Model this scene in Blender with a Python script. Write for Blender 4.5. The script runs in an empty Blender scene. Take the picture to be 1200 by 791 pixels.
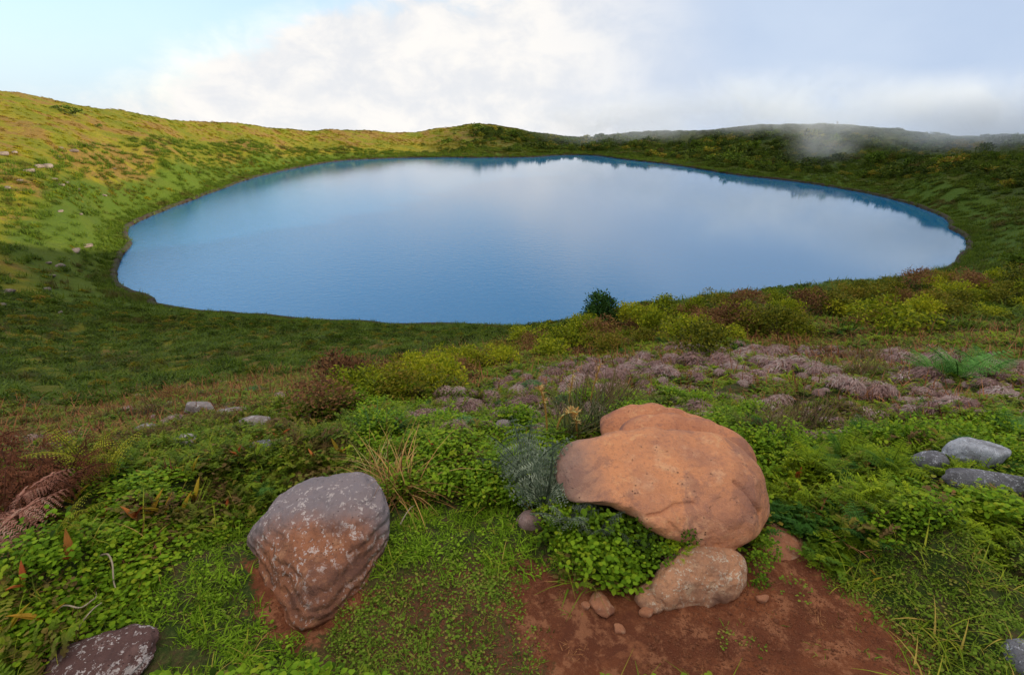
import bpy, math, random
import numpy as np
from mathutils import Vector, Matrix, Euler, noise as mnoise

sc = bpy.context.scene
RAD = math.radians
# ------------------------------------------------------------------ camera
CAMZ = 20.0
PITCH = RAD(23.8)
F = 600.0                                   # focal length in photo pixels (1200 wide)
cam = bpy.data.objects.new('camera', bpy.data.cameras.new('camera'))
sc.collection.objects.link(cam)
cam.data.sensor_width = 36.0
cam.data.lens = 18.0
cam.data.clip_start = 0.05
cam.data.clip_end = 12000
cam.location = (0, 0, CAMZ)
cam.rotation_euler = (math.pi / 2 - PITCH, 0, 0)
sc.camera = cam

# ------------------------------------------------------------------ light
SUN_EL, SUN_AZ = RAD(12.0), RAD(108.0)      # azimuth clockwise from the view direction (+Y)
sun = bpy.data.objects.new('sun', bpy.data.lights.new('sun', 'SUN'))
sc.collection.objects.link(sun)
sun.data.energy = 3.9
sun.data.angle = RAD(0.5)
sun.data.color = (1.0, 0.86, 0.60)
sd = Vector((math.sin(SUN_AZ) * math.cos(SUN_EL), math.cos(SUN_AZ) * math.cos(SUN_EL), math.sin(SUN_EL)))
sun.rotation_euler = sd.to_track_quat('Z', 'Y').to_euler()

vs = sc.view_settings
vs.view_transform = 'Standard'
vs.look = 'None'
vs.exposure = 0.88
vs.gamma = 1.0
vs.use_curve_mapping = False


class NT:
    """small node-tree helper"""
    def __init__(s, tree):
        s.t = tree; s.n = tree.nodes; s.l = tree.links
    def node(s, typ, **kw):
        nd = s.n.new(typ)
        for k, v in kw.items():
            setattr(nd, k, v)
        return nd
    def link(s, a, b):
        s.l.new(a, b)
    def val(s, nd, name, v):
        nd.inputs[name].default_value = v
    def put(s, sock, v):
        if isinstance(v, bpy.types.NodeSocket):
            s.l.new(v, sock)
        else:
            sock.default_value = v
    def math(s, op, a, b=0.0, c=None, clamp=False):
        nd = s.node('ShaderNodeMath', operation=op, use_clamp=clamp)
        s.put(nd.inputs[0], a); s.put(nd.inputs[1], b)
        if c is not None: s.put(nd.inputs[2], c)
        return nd.outputs[0]
    def vmath(s, op, a, b=(0, 0, 0)):
        nd = s.node('ShaderNodeVectorMath', operation=op)
        s.put(nd.inputs[0], a)
        if op == 'SCALE': s.put(nd.inputs['Scale'], b)
        else: s.put(nd.inputs[1], b)
        return nd.outputs[0]
    def noise(s, vec, scale, detail=4, rough=0.55, dist=0.0, col=False):
        nd = s.node('ShaderNodeTexNoise')
        s.put(nd.inputs['Vector'], vec)
        nd.inputs['Scale'].default_value = scale
        nd.inputs['Detail'].default_value = detail
        nd.inputs['Roughness'].default_value = rough
        nd.inputs['Distortion'].default_value = dist
        return nd.outputs['Color' if col else 'Fac']
    def step(s, v, lo, hi, a=0.0, b=1.0):
        nd = s.node('ShaderNodeMapRange', interpolation_type='SMOOTHSTEP')
        s.put(nd.inputs['Value'], v)
        nd.inputs['From Min'].default_value = lo; nd.inputs['From Max'].default_value = hi
        nd.inputs['To Min'].default_value = a; nd.inputs['To Max'].default_value = b
        return nd.outputs[0]
    def mix(s, f, a, b, blend='MIX'):
        nd = s.node('ShaderNodeMix', data_type='RGBA', blend_type=blend)
        s.put(nd.inputs[0], f)
        s.put(nd.inputs[6], a if isinstance(a, bpy.types.NodeSocket) else (*a, 1))
        s.put(nd.inputs[7], b if isinstance(b, bpy.types.NodeSocket) else (*b, 1))
        return nd.outputs[2]


# ------------------------------------------------------------------ sky
world = bpy.data.worlds.new('World')
sc.world = world
world.use_nodes = True
w = NT(world.node_tree)
w.n.clear()
out = w.node('ShaderNodeOutputWorld')
bg = w.node('ShaderNodeBackground')
bg.inputs['Strength'].default_value = 0.1
sky = w.node('ShaderNodeTexSky', sky_type='NISHITA')
sky.sun_disc = False
sky.sun_elevation = SUN_EL
sky.sun_rotation = SUN_AZ
sky.altitude = 600
sky.air_density = 1.0
sky.dust_density = 0.6
sky.ozone_density = 1.5
tc = w.node('ShaderNodeTexCoord')
D = w.vmath('NORMALIZE', tc.outputs['Generated'])
sep = w.node('ShaderNodeSeparateXYZ'); w.link(D, sep.inputs[0])
X, Y, Z = sep.outputs
az = w.math('MULTIPLY', w.math('ARCTAN2', X, Y), 180 / math.pi)
el = w.math('MULTIPLY', w.math('ARCSINE', Z), 180 / math.pi)
# flattened coordinates so that the cloud grain is a little wider than tall
Dn = w.vmath('MULTIPLY', D, (1.0, 1.0, 1.7))
n_big = w.noise(Dn, 2.6, 6, 0.55, 0.25)
n_mid = w.noise(Dn, 9.0, 7, 0.6, 0.3)
n_soft = w.noise(Dn, 1.7, 3, 0.5)
# the cloud bank: everything to the right of a slanting, puffy edge
edge = w.math('MULTIPLY_ADD', az, 0.36, 14.6)                # elevation of its top at this azimuth
edge = w.math('MINIMUM', edge, 24.0)
edge = w.math('MAXIMUM', edge, w.step(Y, 0.1, -0.5, -20.0, 24.0))
edge = w.math('MULTIPLY_ADD', w.math('SUBTRACT', n_big, 0.5), 15.0, edge)
edge = w.math('MULTIPLY_ADD', w.math('SUBTRACT', n_mid, 0.5), 6.5, edge)
inside = w.math('SUBTRACT', edge, el)
bank = w.step(inside, -1.2, 3.6)
# thin veil over the rest of the sky
veil = w.math('MULTIPLY', w.step(n_mid, 0.42, 0.78), w.step(n_soft, 0.35, 0.6))
veil = w.math('MULTIPLY', veil, 0.75)
high = w.math('MULTIPLY', w.step(el, 23.0, 36.0), w.step(n_big, 0.15, 0.35, 0.6, 1.0))   # unseen cloud overhead, thickened to brighten the ground
veil = w.math('MAXIMUM', veil, high)
low = w.step(el, 22.0, -2.0, 0.0, 0.95)                       # pale air towards the horizon
cover = w.math('MAXIMUM', bank, w.math('MAXIMUM', veil, low))
# cloud colour: warm white where the sun reaches it, blue grey fog on the far right
foggy = w.step(w.math('MULTIPLY_ADD', w.math('SUBTRACT', n_soft, 0.5), 30.0, az), 1.0, 26.0)
white = w.mix(w.step(n_mid, 0.35, 0.65), (4.5, 4.6, 4.8), (5.5, 5.35, 5.15))
grey = w.mix(w.step(n_big, 0.3, 0.7), (2.85, 3.5, 4.6), (3.3, 3.9, 4.85))
ccol = w.mix(foggy, white, grey)
ccol = w.mix(w.step(el, 24.0, 40.0), ccol, w.mix(n_mid, (5.3, 4.9, 4.4), (7.4, 6.9, 6.2)))  # overhead cloud made brighter and warmer to lift the light on the ground
ccol = w.mix(w.math('MULTIPLY', w.math('MULTIPLY', w.math('SUBTRACT', 1.0, bank), 0.9), w.step(el, 32.0, 20.0)), ccol, (3.3, 4.3, 5.2))
skyc = w.mix(1.0, sky.outputs[0], (1.35, 1.32, 1.38), 'MULTIPLY')
final = w.mix(cover, skyc, ccol)
w.link(final, bg.inputs['Color'])
w.link(bg.outputs[0], out.inputs['Surface'])

# ------------------------------------------------------------------ maths
sp, cp = math.sin(PITCH), math.cos(PITCH)


def ray(px, py):
    px = np.asarray(px, float); py = np.asarray(py, float)
    v = (395.5 - py) / F; lat = (px - 600) / F
    fwd = cp + v * sp; down = sp - v * cp
    hyp = np.hypot(fwd, lat)
    return np.arctan2(lat, fwd), down / hyp        # azimuth, tangent of depression


def project(x, y, z):
    d = y * cp + (CAMZ - z) * sp
    d = np.where(d > 0.05, d, 0.05)
    v = (y * sp - (CAMZ - z) * cp) / d
    return 600 + F * x / d, 395.5 - F * v


def _hash(ix, iy, seed):
    h = (ix.astype(np.int64) * 374761393 + iy.astype(np.int64) * 668265263 + seed * 982451653) & 0xffffffff
    h = ((h ^ (h >> 13)) * 1274126177) & 0xffffffff
    h = h ^ (h >> 16)
    return (h & 0xffff) / 65535.0


def vnoise(x, y, seed=0):
    x = np.asarray(x, float); y = np.asarray(y, float)
    ix = np.floor(x); iy = np.floor(y)
    fx = x - ix; fy = y - iy
    fx = fx * fx * (3 - 2 * fx); fy = fy * fy * (3 - 2 * fy)
    a = _hash(ix, iy, seed); b = _hash(ix + 1, iy, seed)
    c = _hash(ix, iy + 1, seed); d = _hash(ix + 1, iy + 1, seed)
    return (a * (1 - fx) + b * fx) * (1 - fy) + (c * (1 - fx) + d * fx) * fy


def fbm(x, y, octs=4, seed=0):
    s, a, t = 0, 0.5, 0
    for o in range(octs):
        s = s + a * vnoise(x * 2 ** o + 17.3 * o, y * 2 ** o - 9.1 * o, seed + o); t += a; a *= 0.5
    return s / t


def sstep(v, lo, hi):
    t = np.clip((v - lo) / (hi - lo), 0, 1)
    return t * t * (3 - 2 * t)


def in_poly(px, py, poly):
    px = np.asarray(px, float); py = np.asarray(py, float)
    r = np.zeros(px.shape, bool)
    n = len(poly)
    for i in range(n):
        x0, y0 = poly[i]; x1, y1 = poly[(i + 1) % n]
        c = ((y0 > py) != (y1 > py))
        with np.errstate(divide='ignore', invalid='ignore'):
            xi = (x1 - x0) * (py - y0) / (y1 - y0 if y1 != y0 else 1e-9) + x0
        r ^= c & (px < xi)
    return r


def poly_dist(px, py, poly):
    """signed distance, positive outside"""
    px = np.asarray(px, float); py = np.asarray(py, float)
    best = np.full(px.shape, 1e18)
    n = len(poly)
    for i in range(n):
        ax, ay = poly[i]; bx, by = poly[(i + 1) % n]
        dx, dy = bx - ax, by - ay
        t = np.clip(((px - ax) * dx + (py - ay) * dy) / (dx * dx + dy * dy + 1e-12), 0, 1)
        q = (px - ax - t * dx) ** 2 + (py - ay - t * dy) ** 2
        best = np.minimum(best, q)
    d = np.sqrt(best)
    return np.where(in_poly(px, py, poly), -d, d)


# ------------------------------------------------------------------ lake outline
shore_px = [(138, 318), (142, 302), (153, 290), (151, 277), (152, 266), (170, 257), (195, 246), (225, 235), (262, 221), (300, 208),
            (340, 199), (390, 190), (440, 186.5), (500, 185), (560, 185.2), (620, 184.6), (650, 182.6), (680, 182), (705, 183.5),
            (730, 187), (790, 194), (860, 205), (930, 213), (1000, 224), (1060, 238), (1108, 256), (1112, 268), (1128, 277),
            (1131, 288), (1124, 300), (1112, 313), (1080, 322), (1040, 333), (1000, 345), (940, 358), (880, 366), (820, 372), (760, 378),
            (700, 383), (640, 385), (600, 385), (560, 383), (500, 383.5), (440, 381), (400, 378.5), (340, 375), (290, 371), (235, 367), (190, 358),
            (185, 352), (160, 343), (140, 332)]
th, tt = ray([p[0] for p in shore_px], [p[1] for p in shore_px])
rs = CAMZ / tt
SX, SY = rs * np.sin(th), rs * np.cos(th)
# densify with natural roughness
shore = []
nS = len(SX)
for i in range(nS):
    p0, p1, p2, p3 = [np.array((SX[(i + k) % nS], SY[(i + k) % nS])) for k in (-1, 0, 1, 2)]
    seg = max(3, int(np.hypot(*(p2 - p1)) / 3.0))
    seg = min(seg, 14)
    for k in range(seg):
        t = k / seg
        q = 0.5 * ((2 * p1) + (-p0 + p2) * t + (2 * p0 - 5 * p1 + 4 * p2 - p3) * t * t + (-p0 + 3 * p1 - 3 * p2 + p3) * t ** 3)
        shore.append(q)
shore = np.array(shore)
amp = 0.55
jit = (fbm(shore[:, 0] * 0.25, shore[:, 1] * 0.25, 3, 5) - 0.5) * 2 * amp
tan_ = np.roll(shore, -1, 0) - np.roll(shore, 1, 0)
tan_ /= np.linalg.norm(tan_, axis=1)[:, None]
nor_ = np.stack([tan_[:, 1], -tan_[:, 0]], 1)
cen = shore.mean(0)
if ((shore[0] - cen) @ nor_[0]) < 0: nor_ = -nor_
shore = shore + nor_ * jit[:, None]
SHORE = [tuple(p) for p in shore]

# ------------------------------------------------------------------ terrain control points: pixel of the ground, distance along the ground
ctl = [
    # left border
    (0, 107, 190), (0, 145, 158), (0, 180, 132), (0, 250, 96), (0, 330, 66), (0, 400, 38), (0, 450, 21), (0, 500, 9.5), (0, 560, 4.4), (0, 650, 2.6), (0, 791, 1.95),
    (100, 126, 205), (100, 180, 150), (100, 250, 104), (100, 330, 76), (100, 400, 42), (100, 450, 21), (100, 500, 8.5), (100, 560, 3.7), (100, 650, 2.3), (100, 791, 1.7),
    (200, 141, 232), (200, 190, 165), (200, 225, 130), (200, 400, 37), (200, 440, 21), (200, 470, 9), (200, 500, 5.6), (200, 560, 3.0), (200, 650, 2.05), (200, 791, 1.5),
    (300, 147, 270), (300, 180, 215), (300, 200, 170), (300, 395, 36), (300, 430, 20), (300, 455, 9), (300, 500, 4.4), (300, 560, 2.7), (300, 650, 1.9), (300, 791, 1.35),
    (400, 152, 305), (400, 175, 265), (400, 398, 30), (400, 425, 17), (400, 445, 8), (400, 500, 3.8), (400, 560, 2.45), (400, 650, 1.7), (400, 791, 1.22),
    (500, 152, 335), (500, 172, 305), (500, 395, 31), (500, 412, 17), (500, 432, 8.6), (500, 470, 4.9), (500, 500, 3.4), (500, 560, 2.3), (500, 650, 1.58), (500, 791, 1.1),
    (560, 145, 350), (600, 390, 28), (600, 402, 12.5), (600, 430, 7.8), (600, 470, 4.7), (600, 560, 2.25), (600, 650, 1.55), (600, 791, 1.08),
    (640, 158, 350), (690, 162, 345), (720, 158, 335), (760, 155, 325), (800, 153, 315), (800, 175, 290),
    (700, 378, 24), (700, 386, 12.5), (700, 430, 7.6), (700, 470, 4.8), (700, 560, 2.3), (700, 650, 1.6), (700, 791, 1.1),
    (800, 367, 26), (800, 358, 14.0), (800, 400, 9.6), (800, 430, 7.4), (800, 470, 5.0), (800, 510, 3.5), (800, 560, 2.55), (800, 650, 1.72), (800, 791, 1.2),
    (870, 149, 300), (930, 147, 285), (900, 190, 235), (900, 361, 36), (900, 348, 18), (900, 400, 9.9), (900, 450, 6.3), (900, 510, 3.7), (900, 560, 2.75), (900, 650, 1.88), (900, 791, 1.34),
    (1000, 148, 272), (1000, 200, 205), (1000, 345, 45), (1000, 337, 22), (1000, 400, 10.3), (1000, 450, 6.6), (1000, 510, 4.0), (1000, 560, 3.0), (1000, 650, 2.1), (1000, 791, 1.5),
    (1060, 154, 262), (1120, 161, 250), (1100, 210, 165), (1100, 240, 140), (1100, 326, 28), (1100, 335, 55), (1100, 400, 10.9), (1100, 450, 7.0), (1100, 510, 4.3), (1100, 560, 3.25), (1100, 650, 2.35), (1100, 791, 1.7),
    (1200, 159, 235), (1200, 200, 175), (1200, 250, 128), (1200, 290, 95), (1200, 312, 70), (1200, 325, 34), (1200, 380, 13.5), (1200, 430, 8.4), (1200, 500, 4.9), (1200, 560, 3.6), (1200, 650, 2.65), (1200, 791, 1.95),
    # well outside the frame, to keep the surface calm there
    (-300, 95, 170), (-300, 300, 60), (-300, 450, 16), (-300, 650, 3.4), (1500, 170, 215), (1500, 280, 90), (1500, 330, 32), (1500, 450, 8.5), (1500, 650, 3.4),
]
C = np.array(ctl, float)
cth, ctt = ray(C[:, 0], C[:, 1])
# shoreline points join in (bank top a little above water)
sth, stt = ray([p[0] for p in shore_px], [p[1] for p in shore_px])
allth = np.concatenate([cth, sth]); alllr = np.concatenate([np.log(C[:, 2]), np.log(CAMZ / stt)])
allt = np.concatenate([ctt, stt * 0.985])
KTH = 3.2


def _tps(r2):
    return np.where(r2 > 1e-12, 0.5 * r2 * np.log(np.maximum(r2, 1e-12)), 0)


P = np.stack([allth * KTH, alllr], 1)
n = len(P)
K = _tps(((P[:, None] - P[None]) ** 2).sum(2)) + np.eye(n) * 0.004
A = np.zeros((n + 3, n + 3)); A[:n, :n] = K; A[:n, n] = 1; A[:n, n + 1:] = P; A[n, :n] = 1; A[n + 1:, :n] = P.T
sol = np.linalg.solve(A, np.concatenate([allt, np.zeros(3)]))
WT = sol[:n]; WA = sol[n:]


def rbf(th_, lr_):
    q = np.stack([th_ * KTH, lr_], 1)
    res = np.empty(len(q))
    for i in range(0, len(q), 20000):
        s = q[i:i + 20000]
        r2 = ((s[:, None] - P[None]) ** 2).sum(2)
        res[i:i + 20000] = _tps(r2) @ WT + WA[0] + s @ WA[1:]
    return res


crest = np.array([(-300, 95, 170), (0, 107, 190), (100, 126, 205), (200, 141, 232), (300, 147, 270), (400, 152, 305), (500, 152, 335), (560, 145, 350), (640, 158, 350),
                  (690, 162, 345), (760, 155, 325), (800, 153, 315), (870, 149, 300), (930, 147, 285), (1000, 148, 272), (1060, 154, 262), (1120, 161, 250), (1200, 159, 235), (1500, 170, 215)], float)
crth, _ = ray(crest[:, 0], crest[:, 1])
crr = crest[:, 2]
THMAX = 1.06
SHADE_RIDGE = [(34, -45, 15, 14), (44, -12, 18, 15), (62, 22, 19, 16), (150, 90, 24, 28), (265, 200, 34, 42)]


ZN = []


def ground(x, y, detail=True, want_sd=False):
    x = np.atleast_1d(np.asarray(x, float)); y = np.atleast_1d(np.asarray(y, float))
    r = np.maximum(np.hypot(x, y), 0.3); t_ = np.arctan2(x, y)
    tc_ = np.clip(t_, -THMAX, THMAX)
    rc = np.interp(tc_, crth, crr)
    rr = np.minimum(r, rc); rr = np.maximum(rr, 0.95)
    zf = CAMZ - rr * rbf(tc_, np.log(rr))
    over = np.maximum(r - rc, 0)
    zf = zf - 0.16 * (np.sqrt(over ** 2 + 15.0 ** 2) - 15.0)
    zf = np.where(r < 0.95, 18.38, zf)
    # the crater rim behind and beside the camera
    a = np.abs(t_)
    zb = 18.4 + 0.5 * (fbm(x * 0.05, y * 0.05, 3, 77) - 0.5) * 4 * sstep(r, 3, 12) - 0.12 * np.maximum(r - 60, 0)
    wgt = sstep(a, 1.05, 1.6)
    z = zf * (1 - wgt) + zb * wgt
    # added ridge out of view to the east, raised to block the low sun
    best = np.zeros(x.shape)
    for (ax, ay, ha, wa), (bx, by, hb, wb) in zip(SHADE_RIDGE[:-1], SHADE_RIDGE[1:]):
        dx, dy = bx - ax, by - ay
        q = np.clip(((x - ax) * dx + (y - ay) * dy) / (dx * dx + dy * dy), 0, 1)
        dist = np.hypot(x - ax - q * dx, y - ay - q * dy)
        best = np.maximum(best, (ha + (hb - ha) * q) * np.exp(-(dist / (wa + (wb - wa) * q)) ** 2))
    z = z + best * sstep(t_, 0.85, 1.02) * sstep(np.pi - np.abs(t_), 0.0, 0.5)
    sdv = poly_dist(x, y, SHORE) if True else None
    # low bank and flat sedge belt round the water
    wid = np.clip(0.05 * r, 3.0, 9.0)
    k = sstep(sdv, 0.0, 1.0 * wid)
    bank = 0.32 + 0.035 * np.maximum(sdv, 0)
    zo = np.maximum(z, 0.25) if False else z
    near = sdv < 60
    zo = np.where(near & (r < rc), np.maximum(z, 0.22 + 0.02 * np.maximum(sdv, 0)), z)
    zo = bank * (1 - k) + zo * k
    zi = np.maximum(-0.25 + 0.35 * sdv, -2.5)
    z = np.where(sdv > 0, zo, zi)
    if detail:
        land = sstep(sdv, 0, 6)
        z = z + land * (fbm(x * 0.09, y * 0.09, 4, 3) - 0.5) * 1.7 * sstep(r, 18, 90)
        z = z + land * (fbm(x * 0.5, y * 0.5, 3, 11) - 0.5) * 0.55 * sstep(r, 6, 25)
        z = z + (fbm(x * 2.6, y * 2.6, 3, 21) - 0.5) * 0.10 * sstep(r, 1.2, 3) * sstep(sdv, 0, 2)
        z = z + (fbm(x * 9, y * 9, 3, 31) - 0.5) * 0.04 * (1 - sstep(r, 6, 15))
        z = z + (fbm(x * 1.1, y * 1.1, 2, 41) - 0.5) * 0.30 * sstep(r, 2.6, 5) * (1 - sstep(r, 30, 60))
        if ZN and r.min() < 16:
            nr = r < 16
            z[nr] = z[nr] + heaps(x[nr], y[nr], r[nr], sdv[nr])
    if want_sd: return z, sdv
    return z


def heaps(x, y, r, sdv):
    w_ = sstep(np.minimum(np.minimum(poly_dist(x, y, ZN[0]), poly_dist(x, y, ZN[1])), np.minimum(poly_dist(x, y, ZN[2]), poly_dist(x, y, ZN[3]))), 0.02, 0.35)
    w_ = w_ * (1 - sstep(r, 5, 9))
    a_ = np.abs(fbm(x * 1.9, y * 1.9, 2, 141) - 0.5) * 2
    b_ = np.abs(fbm(x * 4.6 + 3, y * 4.6, 2, 151) - 0.5) * 2
    return w_ * ((np.minimum(a_, 0.45) - 0.12) * 0.34 + (np.minimum(b_, 0.5) - 0.15) * 0.12)


def locate(pxs, pys, lift=0.0):
    """world points where the lines of sight through photo pixels meet the ground"""
    th_, t_ = ray(pxs, pys)
    th_ = np.atleast_1d(th_); t_ = np.atleast_1d(t_)
    lr = np.linspace(math.log(1.0), math.log(420), 420)
    R = np.exp(lr)
    xx = np.sin(th_)[:, None] * R[None]; yy = np.cos(th_)[:, None] * R[None]
    g = ground(xx.ravel(), yy.ravel()).reshape(xx.shape)
    zr = CAMZ - t_[:, None] * R[None]
    hit = zr <= g + lift
    idx = np.argmax(hit, axis=1)
    idx = np.where(hit.any(1), idx, len(R) - 1)
    r_ = R[idx]
    x_, y_ = np.sin(th_) * r_, np.cos(th_) * r_
    return np.stack([x_, y_, ground(x_, y_)], 1)


# ------------------------------------------------------------------ zones, outlined once on the ground
def world_poly(pix):
    th_, t_ = ray([p[0] for p in pix], [p[1] for p in pix])
    q = locate([p[0] for p in pix], [p[1] for p in pix])
    return [(a, b) for a, b, _ in q]


DIRT = world_poly([(588, 672), (630, 660), (690, 682), (735, 690), (750, 665), (800, 655), (870, 655), (895, 640), (945, 640), (990, 685), (1050, 735), (1090, 775), (1080, 830), (800, 850), (620, 850), (640, 790), (600, 740)])
SPARSE = world_poly([(560, 650), (610, 640), (650, 700), (650, 850), (380, 850), (360, 760), (420, 690), (500, 670)])
FOOT = world_poly([(290, 660), (340, 700), (400, 690), (440, 690), (400, 735), (350, 770), (305, 735)])
GRASS = world_poly([(150, 860), (160, 720), (215, 640), (285, 605), (330, 590), (450, 590), (600, 590), (640, 640), (640, 860)])


_rest = world_poly([(585, 600), (650, 570), (760, 555), (905, 590), (950, 640), (900, 720), (640, 720)])
ZN += [DIRT, SPARSE, GRASS, _rest]


# ------------------------------------------------------------------ mesh helpers
def new_obj(name, me, mat=None, parent=None, loc=None):
    o = bpy.data.objects.new(name, me)
    sc.collection.objects.link(o)
    if mat is not None and me is not None and not me.materials: me.materials.append(mat)
    if parent is not None: o.parent = parent
    if loc is not None: o.location = loc
    return o


def mesh_from(name, V, Fc, smooth=False, var=None):
    """V (N,3), Fc (M,4) quads or (M,3) tris as numpy; var = per-face float"""
    V = np.asarray(V, np.float32); Fc = np.asarray(Fc, np.int32)
    me = bpy.data.meshes.new(name)
    me.vertices.add(len(V)); me.vertices.foreach_set('co', V.ravel())
    k = Fc.shape[1]
    me.loops.add(Fc.size); me.loops.foreach_set('vertex_index', Fc.ravel())
    me.polygons.add(len(Fc))
    me.polygons.foreach_set('loop_start', np.arange(0, Fc.size, k, dtype=np.int32))
    try: me.polygons.foreach_set('loop_total', np.full(len(Fc), k, dtype=np.int32))
    except Exception: pass
    if smooth: me.polygons.foreach_set('use_smooth', np.ones(len(Fc), bool))
    me.update(calc_edges=True)
    if var is not None:
        at = me.attributes.new('var', 'FLOAT', 'FACE')
        at.data.foreach_set('value', np.asarray(var, np.float32))
    return me


def tag(o, label=None, cat=None, group=None, kind=None):
    if label: o['label'] = label
    if cat: o['category'] = cat
    if group: o['group'] = group
    if kind: o['kind'] = kind
    return o


def empty(name, loc, rz=0.0):
    o = bpy.data.objects.new(name, None)
    o.empty_display_size = 0.1
    sc.collection.objects.link(o)
    o.location = loc; o.rotation_euler = (0, 0, rz)
    return o


def unit(a):
    return a / np.maximum(np.linalg.norm(a, axis=-1, keepdims=True), 1e-9)


def strips(base, d, bend, L, Wd, seg=3, prof=None, side=None, cup=0.0):
    """many leaves / blades at once: N strips of quads; bend is added to the direction along the length"""
    base = np.asarray(base, float); d = unit(np.asarray(d, float)); N = len(base)
    L = np.broadcast_to(np.asarray(L, float), (N,)); Wd = np.broadcast_to(np.asarray(Wd, float), (N,))
    bend = np.broadcast_to(np.asarray(bend, float), (N, 3))
    if prof is None: prof = np.linspace(1, 0.08, seg + 1)
    prof = np.asarray(prof, float)
    if side is None:
        up = np.tile(np.array([0, 0, 1.0]), (N, 1))
        side = unit(np.cross(d, up) + 1e-4)
    pts = np.zeros((N, seg + 1, 2, 3))
    p = base.copy(); dd = d.copy()
    for s in range(seg + 1):
        pts[:, s, 0] = p - side * (Wd * prof[s] * 0.5)[:, None]
        pts[:, s, 1] = p + side * (Wd * prof[s] * 0.5)[:, None]
        dd = unit(dd + bend / seg)
        p = p + dd * (L / seg)[:, None]
    V = pts.reshape(-1, 3)
    f = []
    for s in range(seg):
        a = s * 2
        f.append([a, a + 1, a + 3, a + 2])
    f = np.array(f)
    Fc = (f[None] + (np.arange(N) * (seg + 1) * 2)[:, None, None]).reshape(-1, 4)
    return V, Fc


def join(parts):
    Vs, Fs, off = [], [], 0
    var = []
    for i, p in enumerate(parts):
        V, Fc = p[0], p[1]
        Vs.append(V); Fs.append(Fc + off); off += len(V)
        vv = p[2] if len(p) > 2 else np.zeros(len(Fc))
        var.append(np.broadcast_to(vv, (len(Fc),)))
    return np.concatenate(Vs), np.concatenate(Fs), np.concatenate(var)


def per_leaf(rng, n_, seg, lo=0.0, hi=1.0):
    return np.repeat(rng.uniform(lo, hi, n_), seg)


def rdir(rng, n_, elo, ehi):
    a = rng.uniform(0, 2 * np.pi, n_); e = rng.uniform(elo, ehi, n_)
    return np.stack([np.cos(a) * np.cos(e), np.sin(a) * np.cos(e), np.sin(e)], 1)


# ------------------------------------------------------------------ materials
def leaf_mat(name, cols, rough=0.55, trans=0.25, patch=None, patch_scale=0.6, patch_lo=0.5, patch_hi=0.62, spec=0.12):
    rough = max(rough, 0.65)
    """foliage: per-leaf and per-plant variation over a few leaf colours, the darkest deepened for shaded gaps, optional patches of another colour"""
    m = bpy.data.materials.new(name); m.use_nodes = True
    t = NT(m.node_tree); t.n.clear()
    o = t.node('ShaderNodeOutputMaterial')
    at = t.node('ShaderNodeAttribute', attribute_name='var')
    oi = t.node('ShaderNodeObjectInfo')
    cols = [(min(0.62, c[0] * 1.5 + 0.004), min(0.6, c[1] * 1.22 + 0.003), c[2] * 1.0) for c in cols]
    cols[0] = tuple(q * 0.32 for q in cols[0]); cols[-1] = tuple(min(0.62, q * 1.12) for q in cols[-1])  # darkest tone cut down, brightest raised: shaded gaps put into leaf colour
    fac = t.math('ADD', t.math('MULTIPLY', at.outputs['Fac'], 0.62), t.math('MULTIPLY', oi.outputs['Random'], 0.38))
    ramp = t.node('ShaderNodeValToRGB')
    cr = ramp.color_ramp
    cr.elements[0].position = 0.05; cr.elements[0].color = (*cols[0], 1)
    cr.elements[1].position = 0.95; cr.elements[1].color = (*cols[-1], 1)
    for i, c in enumerate(cols[1:-1]):
        e = cr.elements.new(0.05 + 0.9 * (i + 1) / (len(cols) - 1)); e.color = (*c, 1)
    t.link(fac, ramp.inputs[0])
    col = ramp.outputs[0]
    geo = t.node('ShaderNodeNewGeometry')
    if patch:
        nf = t.noise(geo.outputs['Position'], patch_scale, 4, 0.6)
        nf = t.math('ADD', nf, t.math('MULTIPLY', t.math('SUBTRACT', oi.outputs['Random'], 0.5), 0.16))
        col = t.mix(t.step(nf, patch_lo, patch_hi), col, patch)
    p = t.node('ShaderNodeBsdfPrincipled')
    t.link(col, p.inputs['Base Color'])
    p.inputs['Roughness'].default_value = rough
    p.inputs['Specular IOR Level'].default_value = spec
    tr = t.node('ShaderNodeBsdfTranslucent'); t.link(col, tr.inputs['Color'])
    mx = t.node('ShaderNodeMixShader'); mx.inputs[0].default_value = trans
    t.link(p.outputs[0], mx.inputs[1]); t.link(tr.outputs[0], mx.inputs[2])
    t.link(mx.outputs[0], o.inputs['Surface'])
    return m


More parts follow.
